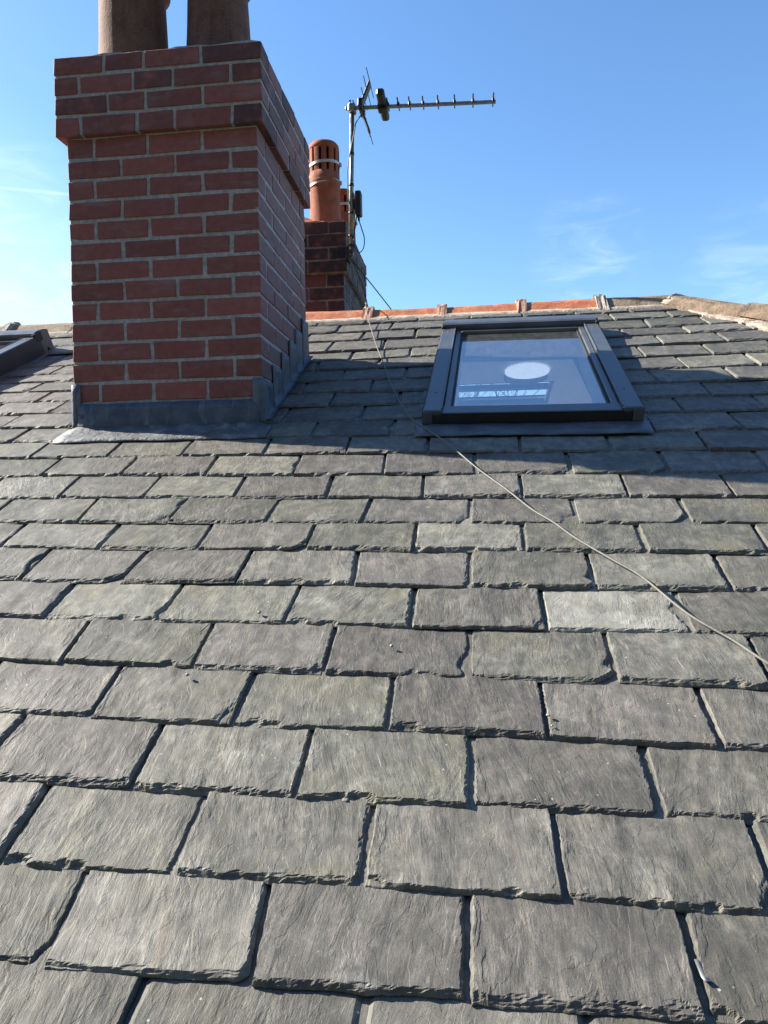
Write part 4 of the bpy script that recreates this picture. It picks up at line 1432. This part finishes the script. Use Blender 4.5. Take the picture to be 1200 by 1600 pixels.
# ------------------------------------------------------------------ roof windows
def roof_window(label, u0, v0, W, L, ang, hgt, lining=0.10, glass_top=True):
    ca, sa = math.cos(ang), math.sin(ang)

    def fr(x, y, z):
        return rp(u0 + x * ca + y * sa, v0 - x * sa + y * ca, z)
    root = thing('roof_window', label, 'skylight', fr(W / 2, 0, 0))
    S = 0.062
    H = hgt
    mb = MB()         # fixed kerb
    kb = 0.030
    for lo, hi in (((0.004, 0.012, -0.06), (0.050, L, H - 0.022)), ((W - 0.050, 0.012, -0.06), (W - 0.004, L, H - 0.022)), ((0.0505, 0.012, -0.06), (W - 0.0505, 0.06, H - 0.022)), ((0.0505, L - 0.08, -0.06), (W - 0.0505, L, H - 0.022))):
        mb.box(lo, hi, fr=fr, c=0.002)
    mb.build('frame', M['frame'], root)
    for sx in (0, 1):  # side covers: long capping with a rolled inner lip
        x0, x1 = (-0.002, S) if sx == 0 else (W - S, W + 0.002)
        mb = MB()
        mb.box((x0, 0.004, H - 0.0215), (x1, L - 0.055, H), fr=fr, c=0.004)
        xi = x1 - 0.004 if sx == 0 else x0 - 0.001
        mb.box((xi, 0.02, H - 0.016), (xi + 0.005, L - 0.06, H + 0.003), fr=fr, c=0.0015)
        xo = x0 - 0.003 if sx == 0 else x1 + 0.0005
        cov = mb.build('side_cover', M['frame'], root)
        mb = MB()
        mb.box((xo, 0.002, -0.02), (xo + 0.0025, L - 0.055, H - 0.004), fr=fr, c=0.001)
        mb.build('side_trim', M['shaded_trim'], cov)
        for yy in (0.16, 0.87, 0.95):
            mbs = MB()
            xc = (x0 + x1) / 2
            mbs.tube([fr(xc, L * yy, H - 0.001), fr(xc, L * yy, H + 0.0022)], 0.004, 8)
            mbs.build('screw', M['steel'], cov)
    mb = MB()          # bottom cover and its front, painted dark for shade
    mb.box((S + 0.0005, 0.002, H - 0.0145), (W - S - 0.0005, 0.072, H - 0.008), fr=fr, c=0.003)
    mb.box((-0.003, -0.001, 0.006), (0.030, 0.003, H - 0.006), fr=fr, c=0.001)
    mb.box((W - 0.030, -0.001, 0.006), (W + 0.003, 0.003, H - 0.006), fr=fr, c=0.001)
    mb.build('bottom_cover', M['frame'], root)
    mb = MB()
    mb.box((0.031, 0.0035, 0.008), (W - 0.031, 0.0115, H - 0.0150), fr=fr, c=0.001)
    mb.box((S + 0.001, 0.0118, 0.008), (W - S - 0.001, 0.070, H - 0.0150), fr=fr, c=0.001)
    mb.build('front_panel', M['dark_front'], root)
    mb = MB()          # opening sash inside the covers
    gx0, gx1, gy0, gy1 = 0.090, W - 0.090, 0.088, L - 0.125
    zs0, zs1 = H - 0.05, H - 0.010
    for lo, hi in (((S + 0.003, 0.073, zs0), (gx0 - 0.0005, L - 0.09, zs1)), ((gx1 + 0.0005, 0.073, zs0), (W - S - 0.003, L - 0.09, zs1)), ((gx0, 0.073, zs0), (gx1, gy0 - 0.0005, zs1 - 0.006)), ((gx0, gy1 + 0.0005, zs0), (gx1, L - 0.09, zs1))):
        mb.box(lo, hi, fr=fr, c=0.003)
    sash = mb.build('sash', M['frame'], root)
    mb = MB()
    for lo, hi in (((gx0, gy0, zs0 + 0.01), (gx0 + 0.008, gy1, zs1 - 0.010)), ((gx1 - 0.008, gy0, zs0 + 0.01), (gx1, gy1, zs1 - 0.010)), ((gx0 + 0.0085, gy0, zs0 + 0.01), (gx1 - 0.0085, gy0 + 0.007, zs1 - 0.010))):
        mb.box(lo, hi, fr=fr, c=0.001)
    mb.build('gasket', M['gasket'], sash)
    mb = MB()
    zg = H - 0.026
    mb.add([fr(gx0 + 0.001, gy0 + 0.001, zg), fr(gx1 - 0.001, gy0 + 0.001, zg), fr(gx1 - 0.001, gy1 - 0.001, zg), fr(gx0 + 0.001, gy1 - 0.001, zg)], [[0, 1, 2, 3]])
    mb.build('glass_pane', M['glass'], root)
    mb = MB()          # rounded top hood
    ys = L - 0.095
    sec = [(ys, H - 0.012), (ys - 0.002, H + 0.008), (ys + 0.004, H + 0.016), (ys + 0.018, H + 0.021), (ys + 0.05, H + 0.022), (ys + 0.10, H + 0.018), (ys + 0.14, H + 0.008), (ys + 0.16, 0.004), (ys + 0.12, 0.004)]
    gridh = [[fr(x, a, b) for a, b in sec] for x in (0.006, W - 0.006)]
    mb.sheet(gridh[::-1], 0.003, smooth=False)
    mb.add([fr(0.006, a, b) for a, b in sec], [list(range(len(sec)))])
    mb.add([fr(W - 0.006, a, b) for a, b in sec], [list(range(len(sec)))[::-1]])
    hood = mb.build('top_hood', M['frame'], root)
    for x in (-0.006, W - 0.012):
        mb = MB()
        mb.box((x, ys - 0.012, H - 0.03), (x + 0.018, ys + 0.06, H + 0.014), fr=fr, c=0.004)
        mb.build('hood_end', M['gasket'], hood)
    mb = MB()          # soft apron on the slates below, and side gutters
    rs = random.Random(2)
    gxs = np.linspace(-0.024, W + 0.022, 24)
    rows = []
    for y, z in ((-0.002, 0.013), (-0.03, 0.0105), (-0.06, 0.009), (-0.098, 0.0085)):
        rows.append([fr(x, y + 0.002 * rs.uniform(-1, 1), z + 0.0012 * rs.uniform(-1, 1)) for x in gxs])
    mb.sheet(rows[::-1], 0.002)
    for x0, x1 in ((-0.034, -0.0055), (W + 0.0055, W + 0.034)):
        mb.box((x0, 0.0, -0.006), (x1, L + 0.02, -0.002), fr=fr, c=0.001)
    mb.build('flashing_apron', M['apron'], root)
    mb = MB()          # white lining down into the room
    zi = zs0 - 0.001
    dz = -lining
    q = [(gx0 + 0.001, gy0), (gx1 - 0.001, gy0), (gx1 - 0.001, gy1), (gx0 + 0.001, gy1)]
    tp = [fr(x, y, zi) for x, y in q]
    bt = [fr(x, y, dz) for x, y in q]
    for i in range(4):
        j = (i + 1) % 4
        mb.add([tp[i], tp[j], bt[j], bt[i]], [[0, 1, 2, 3]])
    mb.build('window_lining', M['lining'], root)
    return root, fr, bt


W1, L1 = 0.722, 1.275
win, wfr, wbt = roof_window('grey framed skylight between brick chimney and hip, a round white light seen inside', 0.588, -0.082, W1, L1, R(1.9), 0.060)
W2, L2 = 0.74, 1.07
win2, wfr2, wbt2 = roof_window('skylight beyond the brick chimney, only its tall dark side and corner showing', -1.475 - W2, 0.17, W2, L2, 0.0, 0.095)

# ------------------------------------------------------------------ the loft room under the window
room = thing('loft_room', 'white loft room seen through the skylight, with a rear roof light and a round lit ceiling light', 'room', (1.0, 1.2, -1.2))
mb = MB()
X0, X1 = -2.4, 1.86
FZ = -2.1
cz = lambda y: rear_z(y) - 0.065
yr = 1.45
wl0, wl1 = [Vector(p) for p in wbt], [Vector(p) for p in wbt2]


def front_pt(x, v):
    return rp(x, v, -0.10)


# sloping front ceiling, holed at both window linings
us = [X0, wl1[0].x, wl1[1].x, (wl0[0].x + wl0[3].x) / 2, (wl0[1].x + wl0[2].x) / 2, X1]
vb0, vt0 = -1.6, yr * K


def quad(a, b, c, d):
    mb.add([a, b, c, d], [[0, 1, 2, 3]])


for (ua, ub, hole) in ((us[0], us[1], None), (us[1], us[2], wl1), (us[2], us[3], None), (us[3], us[4], wl0), (us[4], us[5], None)):
    if hole is None:
        quad(front_pt(ua, vb0), front_pt(ub, vb0), front_pt(ub, vt0), front_pt(ua, vt0))
    else:
        h = hole
        quad(front_pt(ua, vb0), front_pt(ub, vb0), h[1], h[0])
        quad(h[3], h[2], front_pt(ub, vt0), front_pt(ua, vt0))
zfe = front_pt(0, vt0)
yR = 4.2
ytop = zfe.y
quad((X0, ytop, zfe.z), (X1, ytop, zfe.z), (X1, ytop + 0.18, cz(ytop + 0.18)), (X0, ytop + 0.18, cz(ytop + 0.18)))
ys0 = ytop + 0.18


def crect(x0, x1, y0, y1):
    quad((x0, y0, cz(y0)), (x1, y0, cz(y0)), (x1, y1, cz(y1)), (x0, y1, cz(y1)))


crect(X0, RH[0], ys0, R2[2])
crect(X0, RH[0], R2[3], yR)
crect(X0, R2[0], R2[2], R2[3])
crect(R2[1], RH[0], R2[2], R2[3])
crect(RH[1], X1, ys0, yR)
crect(RH[0], RH[1], ys0, RH[2])
crect(RH[0], RH[1], RH[3], yR)
# oval outline for the ceiling light and its painted shadow
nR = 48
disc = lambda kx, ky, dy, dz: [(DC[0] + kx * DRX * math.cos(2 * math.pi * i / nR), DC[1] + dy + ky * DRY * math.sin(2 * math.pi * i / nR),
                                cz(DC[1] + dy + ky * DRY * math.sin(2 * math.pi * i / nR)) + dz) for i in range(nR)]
# reveals of the rear light and the added opening
for q_ in (RH, R2):
  rq = [(q_[0], q_[2]), (q_[1], q_[2]), (q_[1], q_[3]), (q_[0], q_[3])]
  for i in range(4):
    (xa, ya), (xb, yb) = rq[i], rq[(i + 1) % 4]
    quad((xa, ya, cz(ya)), (xb, yb, cz(yb)), (xb, yb, rear_z(yb)), (xa, ya, rear_z(ya)))
# walls
yF = front_pt(0, vb0).y
quad((X0, yF, FZ), (X1, yF, FZ), front_pt(X1, vb0), front_pt(X0, vb0))
quad((X0, yR, FZ), (X0, yR, cz(yR)), (X1, yR, cz(yR)), (X1, yR, FZ))
for x in (X0, X1):
    mb.add([(x, yF, FZ), front_pt(x, vb0), front_pt(x, vt0), (x, ys0, cz(ys0)), (x, yR, cz(yR)), (x, yR, FZ)], [[0, 1, 2, 3, 4, 5]])
mb.build('room_shell', M['white'], room)
mb = MB()
quad((X0, yF, FZ + 0.004), (X1, yF, FZ + 0.004), (X1, yR, FZ + 0.004), (X0, yR, FZ + 0.004))
mb.build('floor', M['floor'], room)
mb = MB()  # offset oval plate painting the light's shadow on the ceiling
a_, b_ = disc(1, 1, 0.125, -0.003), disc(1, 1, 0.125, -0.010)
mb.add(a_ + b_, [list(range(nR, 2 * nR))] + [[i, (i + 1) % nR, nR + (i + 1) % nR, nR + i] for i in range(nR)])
shadow_plate = mb.build('ceiling_light_shadow', M['shadow_grey'], room)
mb = MB()
a_, b_ = disc(1, 1, 0, -0.0105), disc(1, 1, 0, -0.018)
mb.add(a_ + b_, [list(range(nR, 2 * nR))] + [[i, (i + 1) % nR, nR + (i + 1) % nR, nR + i] for i in range(nR)])
mb.build('opal_face', M['diffuser'], shadow_plate)
mb = MB()          # bars of the rear roof light
fz = lambda y: (cz(y) + rear_z(y)) / 2
for yb, w in ((RH[2] + 0.14, 0.022), (RH[2] + 0.012, 0.012), (RH[3] - 0.012, 0.012)):
    mb.sheet([[(RH[0], yb - w, fz(yb - w)), (RH[1], yb - w, fz(yb - w))], [(RH[0], yb + w, fz(yb + w)), (RH[1], yb + w, fz(yb + w))]], 0.03, down=Vector((0, 0, -1)), smooth=False)
for xb in (RH[0] + 0.012, RH[1] - 0.012):
    mb.sheet([[(xb - 0.012, RH[2], fz(RH[2]) + .002), (xb + 0.012, RH[2], fz(RH[2]) + .002)], [(xb - 0.012, RH[3], fz(RH[3]) + .002), (xb + 0.012, RH[3], fz(RH[3]) + .002)]], 0.03, down=Vector((0, 0, -1)), smooth=False)
mb.build('rear_roof_light', M['frame'], room)
mb = MB()          # outer walls of the house below the eaves
for (a, b) in (((UMIN, -2.7), (HIPX + 3, -2.7)), ((HIPX + 3, -2.7), (HIPX + 3, 4.4)), ((HIPX + 3, 4.4), (UMIN, 4.4)), ((UMIN, 4.4), (UMIN, -2.7))):
    zt = -1.55
    quad((a[0], a[1], -8), (b[0], b[1], -8), (b[0], b[1], zt), (a[0], a[1], zt))
mb.build('house_wall', M['wall'], roof)

# bare tree beyond the house, glimpsed through both panes
rs = random.Random(31)
tree = thing('bare_tree', 'bare winter tree glimpsed through the skylight and rear roof light', 'tree', (2.1, 13.0, -8))
trunk, crown = MB(), MB()


def branch(p, d, L, r, lvl):
    pts = [p]
    q = Vector(p)
    dd = Vector(d)
    for i in range(4):
        dd = (dd + Vector((rs.uniform(-.14, .14), rs.uniform(-.14, .14), rs.uniform(-.04, .10)))).normalized()
        q = q + dd * (L / 4)
        pts.append(q.copy())
    (trunk if lvl == 0 else crown).tube(pts, [r * (1 - 0.10 * i) for i in range(5)], 6 if lvl < 2 else 4, cap=False)
    if lvl >= 6 or pts[-1].z > 2.1: return
    for i in range(4 if lvl < 3 else 3):
        s = pts[rs.choice((2, 3, 4))] if i else pts[-1]
        a = rs.uniform(0, 2 * math.pi)
        sd = Vector((math.cos(a), math.sin(a), 0))
        nd = (dd * (0.75 if i else 1.0) + sd * rs.uniform(0.35, 0.75) + Vector((0, 0, 0.12))).normalized()
        branch(s, nd, L * rs.uniform(0.62, 0.8), r * 0.57, lvl + 1)


branch(Vector((2.1, 13.0, -8)), Vector((0, 0, 1)), 3.9, 0.17, 0)
trunk.build('trunk', M['bark'], tree)
crown.build('crown', M['bark'], tree)

# ------------------------------------------------------------------ small things on the slates
def crumb(u, v, r, label, seed):
    r *= 0.75
    rs = random.Random(seed)
    mb = MB()
    c = rp(u, v, 0.007 + r * 0.45)
    vs, fs = [], []
    n, m = 9, 6
    for j in range(m + 1):
        th = math.pi * j / m
        for i in range(n):
            a = 2 * math.pi * i / n
            rr = r * (1 + 0.28 * rs.uniform(-1, 1))
            vs.append(c + Vector((math.cos(a) * math.sin(th), math.sin(a) * math.sin(th), math.cos(th) * 0.7)) * rr)
    for j in range(m):
        for i in range(n):
            i2 = (i + 1) % n
            fs.append([j * n + i, (j + 1) * n + i, (j + 1) * n + i2, j * n + i2])
    mb.add(vs, fs, smooth=True)
    tag(mb.build('mortar_crumb', M['crumb']), label, 'crumb', 'mortar crumbs on the slates')


crumb(0.582, -1.312, 0.0050, 'pale mortar crumb alone on a purplish slate in the middle of the roof', 1)
crumb(0.196, -1.405, 0.0055, 'whitish mortar crumb near the top of a slate left of centre', 2)
crumb(0.866, -1.500, 0.0042, 'mortar crumb caught in the joint between two slates', 3)
crumb(0.870, -1.525, 0.0030, 'smaller mortar crumb just below another in the same joint', 4)
crumb(0.286, -1.198, 0.0060, 'pale mortar crumb resting on a slate tail', 5)
# a strip of lead holding a slipped slate
mb = MB()
mb.sheet([[rp(1.0005, -1.938, 0.008), rp(1.0085, -1.937, 0.007)], [rp(0.9995, -1.929, 0.002), rp(1.0065, -1.929, 0.001)], [rp(0.9975, -1.908, 0.001), rp(1.002, -1.908, 0.001)]], 0.0015)
tag(mb.build('slate_clip', M['alu']), 'small bright metal clip in the joint between two slates', 'slate clip')
